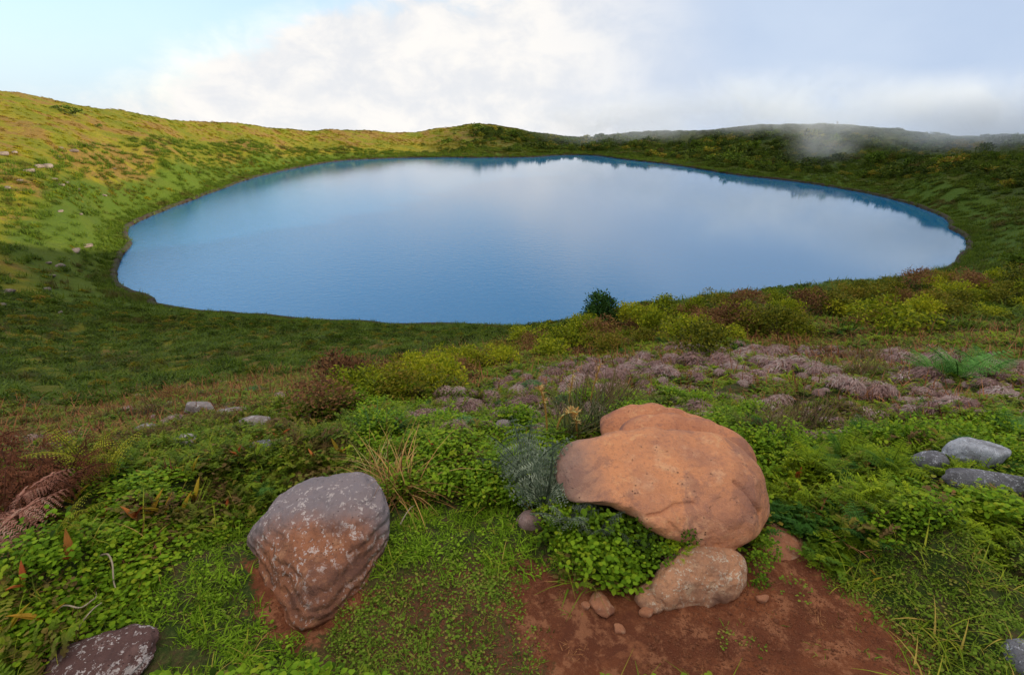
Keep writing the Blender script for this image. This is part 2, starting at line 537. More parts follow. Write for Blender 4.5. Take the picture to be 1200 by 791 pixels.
def rock_mat(name, base, dark, pale, lichen=None, lichen_amt=0.5, top=None, top_amt=0.5, scale=1.0, rough=0.85, soil=None, soil_z=None, strata=0.0, cracks=False, bump=0.9):
    m = bpy.data.materials.new(name); m.use_nodes = True
    t = NT(m.node_tree); t.n.clear()
    o = t.node('ShaderNodeOutputMaterial')
    tcn = t.node('ShaderNodeTexCoord'); P_ = tcn.outputs['Object']
    n1 = t.noise(P_, 2.2 * scale, 6, 0.62, 0.4)
    n2 = t.noise(P_, 9.0 * scale, 6, 0.65, 0.2)
    n3 = t.noise(P_, 46.0 * scale, 4, 0.7)
    n4 = t.noise(P_, 140.0 * scale, 2, 0.6)
    col = t.mix(t.step(n1, 0.38, 0.68), base, dark)
    col = t.mix(t.step(n2, 0.5, 0.72, 0, 0.75), col, pale)
    col = t.mix(t.step(n3, 0.48, 0.68, 0, 0.6), col, dark)
    col = t.mix(t.step(n4, 0.56, 0.7, 0, 0.3), col, pale)
    geo = t.node('ShaderNodeNewGeometry')
    sepn = t.node('ShaderNodeSeparateXYZ'); t.link(geo.outputs['Normal'], sepn.inputs[0])
    sepo = t.node('ShaderNodeSeparateXYZ'); t.link(P_, sepo.inputs[0])
    if top:
        f = t.math('ADD', sepo.outputs[top[1]], t.math('MULTIPLY', t.math('SUBTRACT', n2, 0.5), 0.22 / scale))
        col = t.mix(t.step(f, top[2], top[3], 0, top_amt), col, top[0])
    if lichen:
        vo = t.node('ShaderNodeTexVoronoi'); vo.inputs['Scale'].default_value = 13 * scale
        dv = t.vmath('ADD', P_, t.vmath('SCALE', t.noise(P_, 7 * scale, 5, 0.7, col=True), 0.26))
        t.link(dv, vo.inputs['Vector'])
        sz = t.math('MULTIPLY', t.noise(P_, 3.0 * scale, 3), 0.6)
        lm = t.step(t.math('SUBTRACT', vo.outputs['Distance'], sz), -0.02, 0.06, 1.0, 0.0)
        lm = t.math('MULTIPLY', lm, t.step(n3, 0.38, 0.52))
        lm = t.math('MULTIPLY', lm, t.step(sepn.outputs[2], -0.1, 0.35))
        lm = t.math('MULTIPLY', lm, t.step(n1, 0.62, 0.45))
        col = t.mix(t.math('MULTIPLY', lm, lichen_amt), col, lichen)
    if soil:
        f = t.math('ADD', sepo.outputs[2], t.math('MULTIPLY', t.math('SUBTRACT', n2, 0.5), 0.2))
        col = t.mix(t.step(f, soil_z + 0.08, soil_z - 0.05, 0, 0.9), col, soil)
    hgt = t.math('ADD', t.math('MULTIPLY', n2, 0.55), t.math('ADD', t.math('MULTIPLY', n3, 0.3), t.math('MULTIPLY', n4, 0.12)))
    # pits, and cracks where asked for
    pv_ = t.node('ShaderNodeTexVoronoi'); pv_.inputs['Scale'].default_value = 38 * scale; t.link(P_, pv_.inputs['Vector'])
    pit = t.math('MULTIPLY', t.step(pv_.outputs['Distance'], 0.22, 0.08), t.step(n2, 0.5, 0.62))
    col = t.mix(t.math('MULTIPLY', pit, 0.6), col, tuple(q * 0.4 for q in dark))
    hgt = t.math('SUBTRACT', hgt, t.math('MULTIPLY', pit, 0.35))
    if cracks:
        cv = t.node('ShaderNodeTexVoronoi', feature='DISTANCE_TO_EDGE'); cv.inputs['Scale'].default_value = 1.7
        t.link(t.vmath('ADD', P_, t.vmath('SCALE', t.noise(P_, 3.5, 5, 0.65, col=True), 0.35)), cv.inputs['Vector'])
        ck = t.math('MULTIPLY', t.step(cv.outputs['Distance'], 0.008, 0.001), t.step(t.noise(P_, 2.6, 3), 0.62, 0.70))
        col = t.mix(t.math('MULTIPLY', ck, 0.6), col, (0.05, 0.025, 0.02)); hgt = t.math('SUBTRACT', hgt, t.math('MULTIPLY', ck, 0.8))
        n6 = t.noise(P_, 5.5, 7, 0.7, 0.8)
        col = t.mix(t.step(n6, 0.52, 0.60, 0, 0.5), col, (0.27, 0.135, 0.105))
        col = t.mix(t.step(n6, 0.42, 0.34, 0, 0.45), col, (0.78, 0.46, 0.24))
    if strata:
        wv = t.node('ShaderNodeTexWave'); wv.bands_direction = 'Z'
        wv.inputs['Scale'].default_value = 9; wv.inputs['Distortion'].default_value = 5; wv.inputs['Detail'].default_value = 4
        t.link(P_, wv.inputs['Vector'])
        hgt = t.math('ADD', hgt, t.math('MULTIPLY', wv.outputs['Fac'], strata))
    bp = t.node('ShaderNodeBump'); bp.inputs['Strength'].default_value = bump; bp.inputs['Distance'].default_value = 0.035 / scale
    t.link(hgt, bp.inputs['Height'])
    p = t.node('ShaderNodeBsdfPrincipled')
    t.link(col, p.inputs['Base Color']); p.inputs['Roughness'].default_value = rough
    p.inputs['Specular IOR Level'].default_value = 0.25
    t.link(bp.outputs[0], p.inputs['Normal']); t.link(p.outputs[0], o.inputs['Surface'])
    return m


def hill_group():
    """colour of the low cover on the crater slopes, shared by the ground and the clumps that grow on it"""
    g = bpy.data.node_groups.new('slope_cover', 'ShaderNodeTree')
    g.interface.new_socket('Position', in_out='INPUT', socket_type='NodeSocketVector')
    g.interface.new_socket('Color', in_out='OUTPUT', socket_type='NodeSocketColor')
    t = NT(g)
    gi = t.node('NodeGroupInput'); go = t.node('NodeGroupOutput')
    Pn = gi.outputs['Position']
    flat = t.vmath('MULTIPLY', Pn, (1, 1, 0.6))
    a = t.noise(flat, 0.035, 5, 0.6, 0.4)
    b = t.noise(flat, 0.11, 6, 0.65, 0.3)
    c = t.noise(flat, 0.55, 5, 0.65)
    d = t.noise(flat, 2.2, 3, 0.6)
    sx = t.node('ShaderNodeSeparateXYZ'); t.link(Pn, sx.inputs[0])
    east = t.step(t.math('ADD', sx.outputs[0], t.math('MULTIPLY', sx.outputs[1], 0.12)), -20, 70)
    col = t.mix(t.step(b, 0.38, 0.6), (0.135, 0.150, 0.011), (0.235, 0.200, 0.012))
    col = t.mix(t.step(a, 0.5, 0.64, 0, 0.75), col, (0.235, 0.20, 0.022))
    rust = t.math('MULTIPLY', t.step(t.math('MULTIPLY_ADD', c, 0.35, b), 0.645, 0.76), t.step(sx.outputs[2], 2.0, 6.0))
    col = t.mix(t.math('MULTIPLY', rust, 0.62), col, (0.20, 0.095, 0.05))
    col = t.mix(t.step(c, 0.56, 0.74, 0, 0.5), col, (0.07, 0.10, 0.012))
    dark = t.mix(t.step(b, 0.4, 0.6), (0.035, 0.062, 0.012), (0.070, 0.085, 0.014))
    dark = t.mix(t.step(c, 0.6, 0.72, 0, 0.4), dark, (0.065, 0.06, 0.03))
    col = t.mix(east, col, dark)  # east side coloured darker, partly for bushier cover, partly as painted shade
    col = t.mix(t.step(d, 0.5, 0.75, 0, 0.35), col, (0.03, 0.06, 0.008))
    t.link(col, go.inputs[0])
    return g


HILL = hill_group()


def ground_mat():
    m = bpy.data.materials.new('crater_ground'); m.use_nodes = True
    t = NT(m.node_tree); t.n.clear()
    o = t.node('ShaderNodeOutputMaterial')
    geo = t.node('ShaderNodeNewGeometry'); Pn = geo.outputs['Position']
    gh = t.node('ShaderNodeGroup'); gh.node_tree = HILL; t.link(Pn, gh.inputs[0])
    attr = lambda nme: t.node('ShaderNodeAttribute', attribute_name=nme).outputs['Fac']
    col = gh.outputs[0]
    # belt of sedge beside the water
    sh = attr('shore')
    wob = t.noise(Pn, 0.35, 4, 0.6)
    col = t.mix(t.step(t.math('MULTIPLY_ADD', wob, -0.5, sh), 0.1, 0.4, 0, 0.85), col, (0.062, 0.115, 0.012))
    # damp peaty strip right at the water
    col = t.mix(t.step(attr('peat'), 0.35, 0.8), col, (0.035, 0.022, 0.014))
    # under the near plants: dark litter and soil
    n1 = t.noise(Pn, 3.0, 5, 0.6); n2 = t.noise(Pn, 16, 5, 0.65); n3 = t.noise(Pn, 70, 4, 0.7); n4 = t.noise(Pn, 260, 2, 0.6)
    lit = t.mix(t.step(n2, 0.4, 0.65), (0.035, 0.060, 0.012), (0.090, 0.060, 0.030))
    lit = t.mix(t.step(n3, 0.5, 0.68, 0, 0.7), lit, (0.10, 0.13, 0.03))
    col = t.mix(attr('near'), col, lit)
    # sparse turf on red earth
    soil = t.mix(t.step(n1, 0.35, 0.65), (0.215, 0.070, 0.030), (0.130, 0.042, 0.022))
    soil = t.mix(t.step(n2, 0.5, 0.7, 0, 0.75), soil, (0.33, 0.130, 0.062))
    soil = t.mix(t.step(n3, 0.52, 0.7, 0, 0.5), soil, (0.095, 0.033, 0.018))
    soil = t.mix(t.step(n4, 0.6, 0.72, 0, 0.45), soil, (0.36, 0.17, 0.09))
    n5 = t.noise(Pn, 11.0, 7, 0.75, 0.0)
    soil = t.mix(t.step(n5, 0.50, 0.60, 0, 0.6), soil, (0.38, 0.165, 0.085))
    soil = t.mix(t.step(n5, 0.44, 0.36, 0, 0.6), soil, (0.115, 0.036, 0.02))
    ss = t.mix(t.step(n3, 0.4, 0.62), (0.085, 0.062, 0.025), (0.135, 0.062, 0.033))
    col = t.mix(t.step(attr('sparse'), 0.2, 0.8), col, ss)
    dm = t.math('ADD', attr('dirt'), t.math('MULTIPLY', t.math('SUBTRACT', t.math('ADD', n2, t.math('MULTIPLY', t.math('SUBTRACT', n3, 0.5), 0.6)), 0.5), 1.3))
    col = t.mix(t.step(dm, 0.35, 0.62), col, soil)
    p = t.node('ShaderNodeBsdfPrincipled')
    t.link(col, p.inputs['Base Color']); p.inputs['Roughness'].default_value = 0.95; p.inputs['Specular IOR Level'].default_value = 0.15
    fine = t.math('ADD', t.math('MULTIPLY', n2, 0.5), t.math('ADD', t.math('MULTIPLY', n3, 0.3), t.math('MULTIPLY', n4, 0.15)))
    far = t.math('ADD', t.noise(Pn, 0.8, 6, 0.7), t.math('MULTIPLY', t.noise(Pn, 3.0, 3, 0.7), 0.4))
    b1 = t.node('ShaderNodeBump'); b1.inputs['Strength'].default_value = 0.9; b1.inputs['Distance'].default_value = 0.03
    t.link(fine, b1.inputs['Height'])
    b2 = t.node('ShaderNodeBump'); b2.inputs['Distance'].default_value = 0.8
    t.link(t.math('MULTIPLY', t.math('SUBTRACT', 1.0, attr('near')), 0.8), b2.inputs['Strength'])
    t.link(far, b2.inputs['Height']); t.link(b1.outputs[0], b2.inputs['Normal'])
    t.link(b2.outputs[0], p.inputs['Normal']); t.link(p.outputs[0], o.inputs['Surface'])
    return m


# ------------------------------------------------------------------ the ground, one sheet in rings around the viewpoint
fine = np.arange(-64, 64.001, 0.17)
coarse = np.arange(67, 293, 4.0)
angs = np.radians(np.concatenate([fine, coarse]))
lr = np.arange(math.log(0.35), math.log(420), 0.0112)
lr = np.concatenate([lr, np.linspace(math.log(430), math.log(3500), 26)])
nA, nR = len(angs), len(lr)
TH, LR = np.meshgrid(angs, lr)
GX = (np.sin(TH) * np.exp(LR)).ravel(); GY = (np.cos(TH) * np.exp(LR)).ravel()
GZ, GSD = ground(GX, GY, want_sd=True)
V = np.stack([GX, GY, GZ], 1)
i, j = np.meshgrid(np.arange(nR - 1), np.arange(nA), indexing='ij')
j2 = (j + 1) % nA
FQ = np.stack([i * nA + j, (i + 1) * nA + j, (i + 1) * nA + j2, i * nA + j2], -1).reshape(-1, 4)
# centre cap
V = np.concatenate([V, [[0, 0, 18.38]]])
me = mesh_from('ground', V, FQ, smooth=True)


def fattr(me_, nm, arr):
    a = me_.attributes.new(nm, 'FLOAT', 'POINT'); a.data.foreach_set('value', np.asarray(arr, np.float32))


GR = np.hypot(GX, GY)
nearm = GR < 9
def near_mask(poly, soft):
    out_ = np.zeros(len(GX))
    out_[nearm] = 1 - sstep(poly_dist(GX[nearm], GY[nearm], poly), -soft, soft)
    return out_
pad = lambda a: np.concatenate([a, [0]])
fattr(me, 'dirt', pad(np.maximum(near_mask(DIRT, 0.16), near_mask(FOOT, 0.12))))
fattr(me, 'sparse', pad(near_mask(SPARSE, 0.2)))
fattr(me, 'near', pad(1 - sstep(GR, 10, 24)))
fattr(me, 'shore', pad(1 - sstep(GSD, 2, 16)))
fattr(me, 'peat', pad(1 - sstep(GSD, 0.1, 0.9)))
ground_o = new_obj('ground', me, ground_mat())
tag(ground_o, kind='structure')

# ------------------------------------------------------------------ water
m = bpy.data.materials.new('lake_water'); m.use_nodes = True
t = NT(m.node_tree); t.n.clear()
o_ = t.node('ShaderNodeOutputMaterial')
geo = t.node('ShaderNodeNewGeometry'); Pn = geo.outputs['Position']
p = t.node('ShaderNodeBsdfPrincipled')
p.inputs['Base Color'].default_value = (0.006, 0.14, 0.34, 1)
p.inputs['Roughness'].default_value = 0.05
p.inputs['IOR'].default_value = 2.4
st = t.vmath('MULTIPLY', Pn, (1.0, 1.6, 1.0))
r1 = t.noise(st, 2.6, 3, 0.65); r2 = t.noise(st, 0.7, 3, 0.6); sxw = t.node('ShaderNodeSeparateXYZ'); t.link(Pn, sxw.inputs[0])
wind = t.math('ADD', t.math('MULTIPLY', sxw.outputs[0], -1.0), t.math('MULTIPLY', t.noise(Pn, 0.02, 3, 0.5), 60.0))   # the breeze ruffles the left side
calm = t.step(wind, -35.0, 85.0, 0.22, 3.0)
calm = t.math('MULTIPLY', calm, t.step(sxw.outputs[1], 190.0, 60.0, 0.22, 1.0))
hh = t.math('MULTIPLY', t.math('ADD', t.math('MULTIPLY', r1, 0.5), t.math('MULTIPLY', r2, 0.5)), calm)
bp = t.node('ShaderNodeBump'); bp.inputs['Strength'].default_value = 0.5; bp.inputs['Distance'].default_value = 0.04
t.link(hh, bp.inputs['Height']); t.link(bp.outputs[0], p.inputs['Normal']); t.link(p.outputs[0], o_.inputs['Surface'])
wout = shore + nor_ * 1.2
me = bpy.data.meshes.new('lake_water')
me.from_pydata([(a, b, 0.0) for a, b in wout], [], [list(range(len(wout)))])
lake = new_obj('lake_water', me, m); tag(lake, kind='structure')

# dark peat bank: a ribbon with real height along the waterline
nb = len(shore)
rows = [(-0.25, -0.5), (-0.02, 0.02), (0.08, 0.42), (0.3, 0.56), (0.7, 0.50), (1.3, 0.1)]
Vb = []
for (off, zz) in rows:
    jit2 = (fbm(shore[:, 0] * 0.9 + off, shore[:, 1] * 0.9, 2, 9) - 0.5)
    q = shore + nor_ * (off + jit2 * 0.25)[:, None] if off > 0 else shore + nor_ * off
    Vb.append(np.column_stack([q, np.full(nb, zz) + (jit2 * 0.25 if zz > 0.1 else 0)]))
Vb = np.concatenate(Vb)
i, j = np.meshgrid(np.arange(len(rows) - 1), np.arange(nb), indexing='ij')
j2 = (j + 1) % nb
Fb = np.stack([i * nb + j, i * nb + j2, (i + 1) * nb + j2, (i + 1) * nb + j], -1).reshape(-1, 4)
mb = bpy.data.materials.new('peat_bank'); mb.use_nodes = True
t = NT(mb.node_tree); bs = t.n['Principled BSDF']
geo = t.node('ShaderNodeNewGeometry')
c = t.mix(t.step(t.noise(geo.outputs['Position'], 0.8, 5, 0.6), 0.4, 0.62), (0.026, 0.013, 0.009), (0.030, 0.034, 0.010))
t.link(c, bs.inputs['Base Color']); bs.inputs['Roughness'].default_value = 0.95
bank_o = new_obj('lake_bank', mesh_from('lake_bank', Vb, Fb), mb); tag(bank_o, kind='structure')


# ------------------------------------------------------------------ scattering of uncountable cover
def proto_collection(name, meshes):
    col = bpy.data.collections.new(name)
    for k, me_ in enumerate(meshes):
        col.objects.link(bpy.data.objects.new('%s_%02d' % (name, k), me_))
    return col


def scatter(name, pts, rots, scl, idx, col):
    N = len(pts)
    me_ = bpy.data.meshes.new(name)
    me_.vertices.add(N); me_.vertices.foreach_set('co', np.asarray(pts, np.float32).ravel())
    a = me_.attributes.new('rot', 'FLOAT_VECTOR', 'POINT'); a.data.foreach_set('vector', np.asarray(rots, np.float32).ravel())
    a = me_.attributes.new('scl', 'FLOAT_VECTOR', 'POINT'); a.data.foreach_set('vector', np.asarray(scl, np.float32).ravel())
    a = me_.attributes.new('pick', 'INT', 'POINT'); a.data.foreach_set('value', np.asarray(idx, np.int32))
    o = new_obj(name, me_)
    tag(o, kind='stuff')
    ng = bpy.data.node_groups.new(name, 'GeometryNodeTree')
    ng.interface.new_socket('Geometry', in_out='INPUT', socket_type='NodeSocketGeometry')
    ng.interface.new_socket('Geometry', in_out='OUTPUT', socket_type='NodeSocketGeometry')
    gi = ng.nodes.new('NodeGroupInput'); go = ng.nodes.new('NodeGroupOutput')
    ci = ng.nodes.new('GeometryNodeCollectionInfo'); ci.inputs['Collection'].default_value = col
    ci.inputs['Separate Children'].default_value = True; ci.inputs['Reset Children'].default_value = True
    ip = ng.nodes.new('GeometryNodeInstanceOnPoints'); ip.inputs['Pick Instance'].default_value = True
    def na(nm, typ):
        q = ng.nodes.new('GeometryNodeInputNamedAttribute'); q.data_type = typ; q.inputs['Name'].default_value = nm
        return next(s for s in q.outputs if s.enabled and s.name == 'Attribute')
    ng.links.new(gi.outputs[0], ip.inputs['Points']); ng.links.new(ci.outputs[0], ip.inputs['Instance'])
    ng.links.new(na('pick', 'INT'), ip.inputs['Instance Index'])
    e2r = ng.nodes.new('FunctionNodeEulerToRotation'); ng.links.new(na('rot', 'FLOAT_VECTOR'), e2r.inputs[0])
    ng.links.new(e2r.outputs[0], ip.inputs['Rotation']); ng.links.new(na('scl', 'FLOAT_VECTOR'), ip.inputs['Scale'])
    ng.links.new(ip.outputs[0], go.inputs[0])
    md = o.modifiers.new('scatter', 'NODES'); md.node_group = ng
    return o


rng = np.random.default_rng(7)


def ring_points(r0, r1, per_m2, amax=62):
    area = math.radians(2 * amax) / 2 * (r1 * r1 - r0 * r0)
    N = int(area * per_m2)
    r = np.sqrt(rng.uniform(r0 * r0, r1 * r1, N)); a = np.radians(rng.uniform(-amax, amax, N))
    return r * np.sin(a), r * np.cos(a)


def slope_rot(x, y, tilt=0.7):
    """euler that leans a clump partly with the slope, with random spin"""
    e = 0.15 + 0.01 * np.hypot(x, y)
    z0 = ground(x, y, False); zx = (ground(x + e, y, False) - z0) / e; zy = (ground(x, y + e, False) - z0) / e
    zx = np.clip(zx, -1, 1); zy = np.clip(zy, -1, 1)
    ax = np.arctan(zy) * tilt; ay = -np.arctan(zx) * tilt
    spin = rng.uniform(0, 2 * np.pi, len(x))
    out_ = np.empty((len(x), 3))
    for k in range(len(x)):
        mtx = Matrix.Rotation(ax[k], 3, 'X') @ Matrix.Rotation(ay[k], 3, 'Y') @ Matrix.Rotation(spin[k], 3, 'Z')
        out_[k] = mtx.to_euler()[:]
    return out_


# ------------------------------------------------------------------ leaf colours
M_clover = leaf_mat('small_round_leaves', [(0.045, 0.12, 0.008), (0.10, 0.24, 0.012), (0.17, 0.33, 0.018), (0.21, 0.30, 0.02)], 0.5, 0.3)
M_lime = leaf_mat('lime_sprays', [(0.06, 0.13, 0.008), (0.15, 0.28, 0.012), (0.27, 0.38, 0.016)], 0.5, 0.3, patch=(0.05, 0.15, 0.02), patch_scale=1.3)
M_grass = leaf_mat('grass_blades', [(0.06, 0.15, 0.010), (0.12, 0.27, 0.014), (0.20, 0.38, 0.03)], 0.5, 0.3)
M_turf = leaf_mat('short_turf', [(0.06, 0.14, 0.014), (0.10, 0.21, 0.02), (0.14, 0.26, 0.03), (0.20, 0.19, 0.06)], 0.55, 0.3)
M_mixed = leaf_mat('mixed_low_plants', [(0.05, 0.10, 0.014), (0.10, 0.20, 0.018), (0.17, 0.27, 0.02), (0.20, 0.10, 0.05)], 0.55, 0.3, patch=(0.19, 0.12, 0.045), patch_scale=1.2, patch_lo=0.52, patch_hi=0.64)
M_litter = leaf_mat('dead_litter', [(0.09, 0.045, 0.025), (0.20, 0.10, 0.055), (0.30, 0.18, 0.10)], 0.8, 0.15)
M_mauve = leaf_mat('dried_mauve_fern', [(0.08, 0.05, 0.055), (0.19, 0.135, 0.155), (0.31, 0.25, 0.29), (0.42, 0.40, 0.46)], 0.75, 0.2)
M_sage = leaf_mat('blue_green_fern', [(0.03, 0.09, 0.04), (0.06, 0.16, 0.07), (0.10, 0.24, 0.10)], 0.6, 0.25)
M_silver = leaf_mat('silvery_fern', [(0.03, 0.06, 0.045), (0.08, 0.135, 0.105), (0.27, 0.37, 0.33)], 0.55, 0.2)
M_fern = leaf_mat('green_fern', [(0.04, 0.15, 0.03), (0.08, 0.25, 0.06), (0.13, 0.33, 0.09)], 0.5, 0.3)
M_yfern = leaf_mat('yellow_green_fern', [(0.14, 0.20, 0.02), (0.28, 0.34, 0.03), (0.40, 0.42, 0.05)], 0.5, 0.3)
M_rust = leaf_mat('rust_brown_fern', [(0.05, 0.022, 0.012), (0.085, 0.035, 0.022), (0.15, 0.07, 0.042)], 0.8, 0.15)
M_pink = leaf_mat('bleached_pink_fern', [(0.16, 0.07, 0.06), (0.30, 0.16, 0.14), (0.50, 0.34, 0.32)], 0.75, 0.2)
M_red = leaf_mat('red_lance_leaf', [(0.38, 0.07, 0.03), (0.50, 0.13, 0.05), (0.48, 0.20, 0.06)], 0.45, 0.3)
M_yel = leaf_mat('yellow_lance_leaf', [(0.40, 0.28, 0.03), (0.32, 0.30, 0.03), (0.45, 0.22, 0.04)], 0.45, 0.3)
M_straw = leaf_mat('dry_straw', [(0.28, 0.14, 0.06), (0.45, 0.28, 0.12), (0.60, 0.44, 0.22)], 0.6, 0.25)
M_bush_l = leaf_mat('lime_bush_leaves', [(0.045, 0.10, 0.008), (0.13, 0.21, 0.012), (0.24, 0.31, 0.016), (0.33, 0.37, 0.02)], 0.5, 0.3)
M_bush_o = leaf_mat('olive_bush_leaves', [(0.035, 0.07, 0.008), (0.09, 0.13, 0.014), (0.17, 0.19, 0.018), (0.20, 0.13, 0.04)], 0.55, 0.25)
M_bush_b = leaf_mat('brown_bush_leaves', [(0.05, 0.03, 0.018), (0.12, 0.065, 0.04), (0.19, 0.11, 0.06), (0.16, 0.16, 0.03)], 0.7, 0.2)
M_bush_d = leaf_mat('dark_bush_leaves', [(0.015, 0.05, 0.012), (0.03, 0.10, 0.022), (0.06, 0.16, 0.03)], 0.5, 0.2)
M_farb = leaf_mat('far_bush_leaves', [(0.02, 0.045, 0.010), (0.04, 0.085, 0.013), (0.08, 0.12, 0.016)], 0.6, 0.2)
M_sedge = leaf_mat('shore_sedge', [(0.035, 0.085, 0.010), (0.055, 0.12, 0.012), (0.09, 0.15, 0.014)], 0.6, 0.3, patch=(0.10, 0.085, 0.02), patch_scale=0.12, patch_lo=0.55, patch_hi=0.68)


def twig_mat(name, c):
    m_ = bpy.data.materials.new(name); m_.use_nodes = True
    t_ = NT(m_.node_tree); b_ = t_.n['Principled BSDF']
    tcn = t_.node('ShaderNodeTexCoord')
    cc = t_.mix(t_.noise(tcn.outputs['Object'], 30, 3), tuple(q * 0.6 for q in c), tuple(min(1, q * 1.3) for q in c))
    t_.link(cc, b_.inputs['Base Color']); b_.inputs['Roughness'].default_value = 0.8
    return m_


M_twig = twig_mat('brown_twig', (0.10, 0.06, 0.035))
M_dry = twig_mat('bleached_twig', (0.42, 0.34, 0.24))
# cover of the far slopes takes the colour of the slope itself
M_slope = bpy.data.materials.new('slope_plants'); M_slope.use_nodes = True
t = NT(M_slope.node_tree); t.n.clear()
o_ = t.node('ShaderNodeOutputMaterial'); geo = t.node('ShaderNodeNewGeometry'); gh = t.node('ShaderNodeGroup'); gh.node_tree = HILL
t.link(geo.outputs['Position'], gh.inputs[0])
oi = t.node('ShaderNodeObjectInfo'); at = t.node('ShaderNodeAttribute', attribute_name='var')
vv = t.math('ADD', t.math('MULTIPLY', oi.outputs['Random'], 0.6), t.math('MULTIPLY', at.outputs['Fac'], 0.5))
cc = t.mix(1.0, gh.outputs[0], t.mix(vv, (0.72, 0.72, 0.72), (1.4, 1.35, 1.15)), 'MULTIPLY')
df = t.node('ShaderNodeBsdfDiffuse'); t.link(cc, df.inputs[0])
tr = t.node('ShaderNodeBsdfTranslucent'); t.link(cc, tr.inputs[0])
mx = t.node('ShaderNodeMixShader'); mx.inputs[0].default_value = 0.25
t.link(df.outputs[0], mx.inputs[1]); t.link(tr.outputs[0], mx.inputs[2]); t.link(mx.outputs[0], o_.inputs[0])

ROUND = [0.25, 0.95, 1.0, 0.2]


def with_mat(me_, mt):
    me_.materials.append(mt); return me_


# ------------------------------------------------------------------ clump shapes
def clump_round(seed, n_=54, R=0.075, H=0.06, leaf=0.0165):
    g = np.random.default_rng(seed)
    a = g.uniform(0, 2 * np.pi, n_); r = R * np.sqrt(g.uniform(0, 1, n_))
    base = np.stack([r * np.cos(a), r * np.sin(a), g.uniform(0.15, 1, n_) * H * (1.1 - 0.5 * (r / R) ** 2)], 1)
    d = rdir(g, n_, -0.2, 0.75)
    L = leaf * g.uniform(0.6, 1.25, n_)
    V_, F_ = strips(base, d, (0, 0, -0.5), L, L * 0.85, 3, ROUND)
    # short stems
    k = n_ // 3
    V2, F2 = strips(base[:k] * [0.7, 0.7, 0], base[:k] * [0.3, 0.3, 1] + 1e-3, (0, 0, 0), base[:k, 2] + 0.01, 0.003, 1)
    V_, F_, vr = join([(V_, F_, per_leaf(g, n_, 3)), (V2, F2, 0.1)])
    return mesh_from('leaf_clump', V_, F_, var=vr)


def clump_blades(seed, n_=30, R=0.05, L0=0.07, W0=0.005, spread=0.9, seg=3, droop=0.9, elo=0.5, name='blade_clump'):
    g = np.random.default_rng(seed)
    a = g.uniform(0, 2 * np.pi, n_); r = R * np.sqrt(g.uniform(0, 1, n_))
    base = np.stack([r * np.cos(a), r * np.sin(a), np.full(n_, -0.005)], 1)
    d = rdir(g, n_, elo, 1.45); d = unit(d + spread * 0.3 * g.normal(size=(n_, 3)) * [1, 1, 0])
    L = L0 * g.uniform(0.5, 1.3, n_)
    bend = np.stack([d[:, 0] * 1.0, d[:, 1] * 1.0, -droop * g.uniform(0.3, 1.2, n_)], 1)
    V_, F_ = strips(base, d, bend, L, W0 * g.uniform(0.7, 1.3, n_), seg, np.linspace(1, 0.1, seg + 1))
    return mesh_from(name, V_, F_, var=per_leaf(g, n_, seg))


def clump_spray(seed, n_=12, R=0.07, L0=0.10):
    """sprays of small leaves along short arching stems"""
    g = np.random.default_rng(seed)
    parts = []
    for k in range(n_):
        a = g.uniform(0, 2 * np.pi); b = np.array([math.cos(a), math.sin(a), 0]) * R * math.sqrt(g.uniform()); b[2] = g.uniform(0, 0.03)
        e = g.uniform(0.45, 1.3); aa = g.uniform(0, 2 * np.pi)
        d = np.array([math.cos(aa) * math.cos(e), math.sin(aa) * math.cos(e), math.sin(e)])
        L = L0 * g.uniform(0.6, 1.2)
        m_ = 7
        s = np.linspace(0.2, 1, m_)
        pts = b + d * (s * L)[:, None] + np.array([0, 0, -0.35 * L]) * (s ** 2)[:, None]
        sd_ = unit(np.cross(d, [0, 0, 1.0]))
        base = np.repeat(pts, 2, 0); dirs = np.where(np.arange(2 * m_)[:, None] % 2 == 0, sd_ + d * 0.7, -sd_ + d * 0.7) + g.normal(size=(2 * m_, 3)) * 0.2
        LL = 0.022 * np.repeat(1.15 - 0.6 * s, 2) * g.uniform(0.8, 1.2, 2 * m_)
        V_, F_ = strips(base, dirs, (0, 0, -0.3), LL, LL * 0.5, 2, [0.5, 1, 0.1])
        tone = g.uniform(0, 0.7)
        parts.append((V_, F_, np.repeat(tone + 0.3 * np.repeat(s, 2), 2)))
        Vs, Fs = strips(b[None], d[None], (0, 0, -0.5), L, 0.003, 3); parts.append((Vs, Fs, 0.05))
    V_, F_, vr = join(parts)
    return mesh_from('spray_clump', V_, F_, var=np.clip(vr, 0, 1))


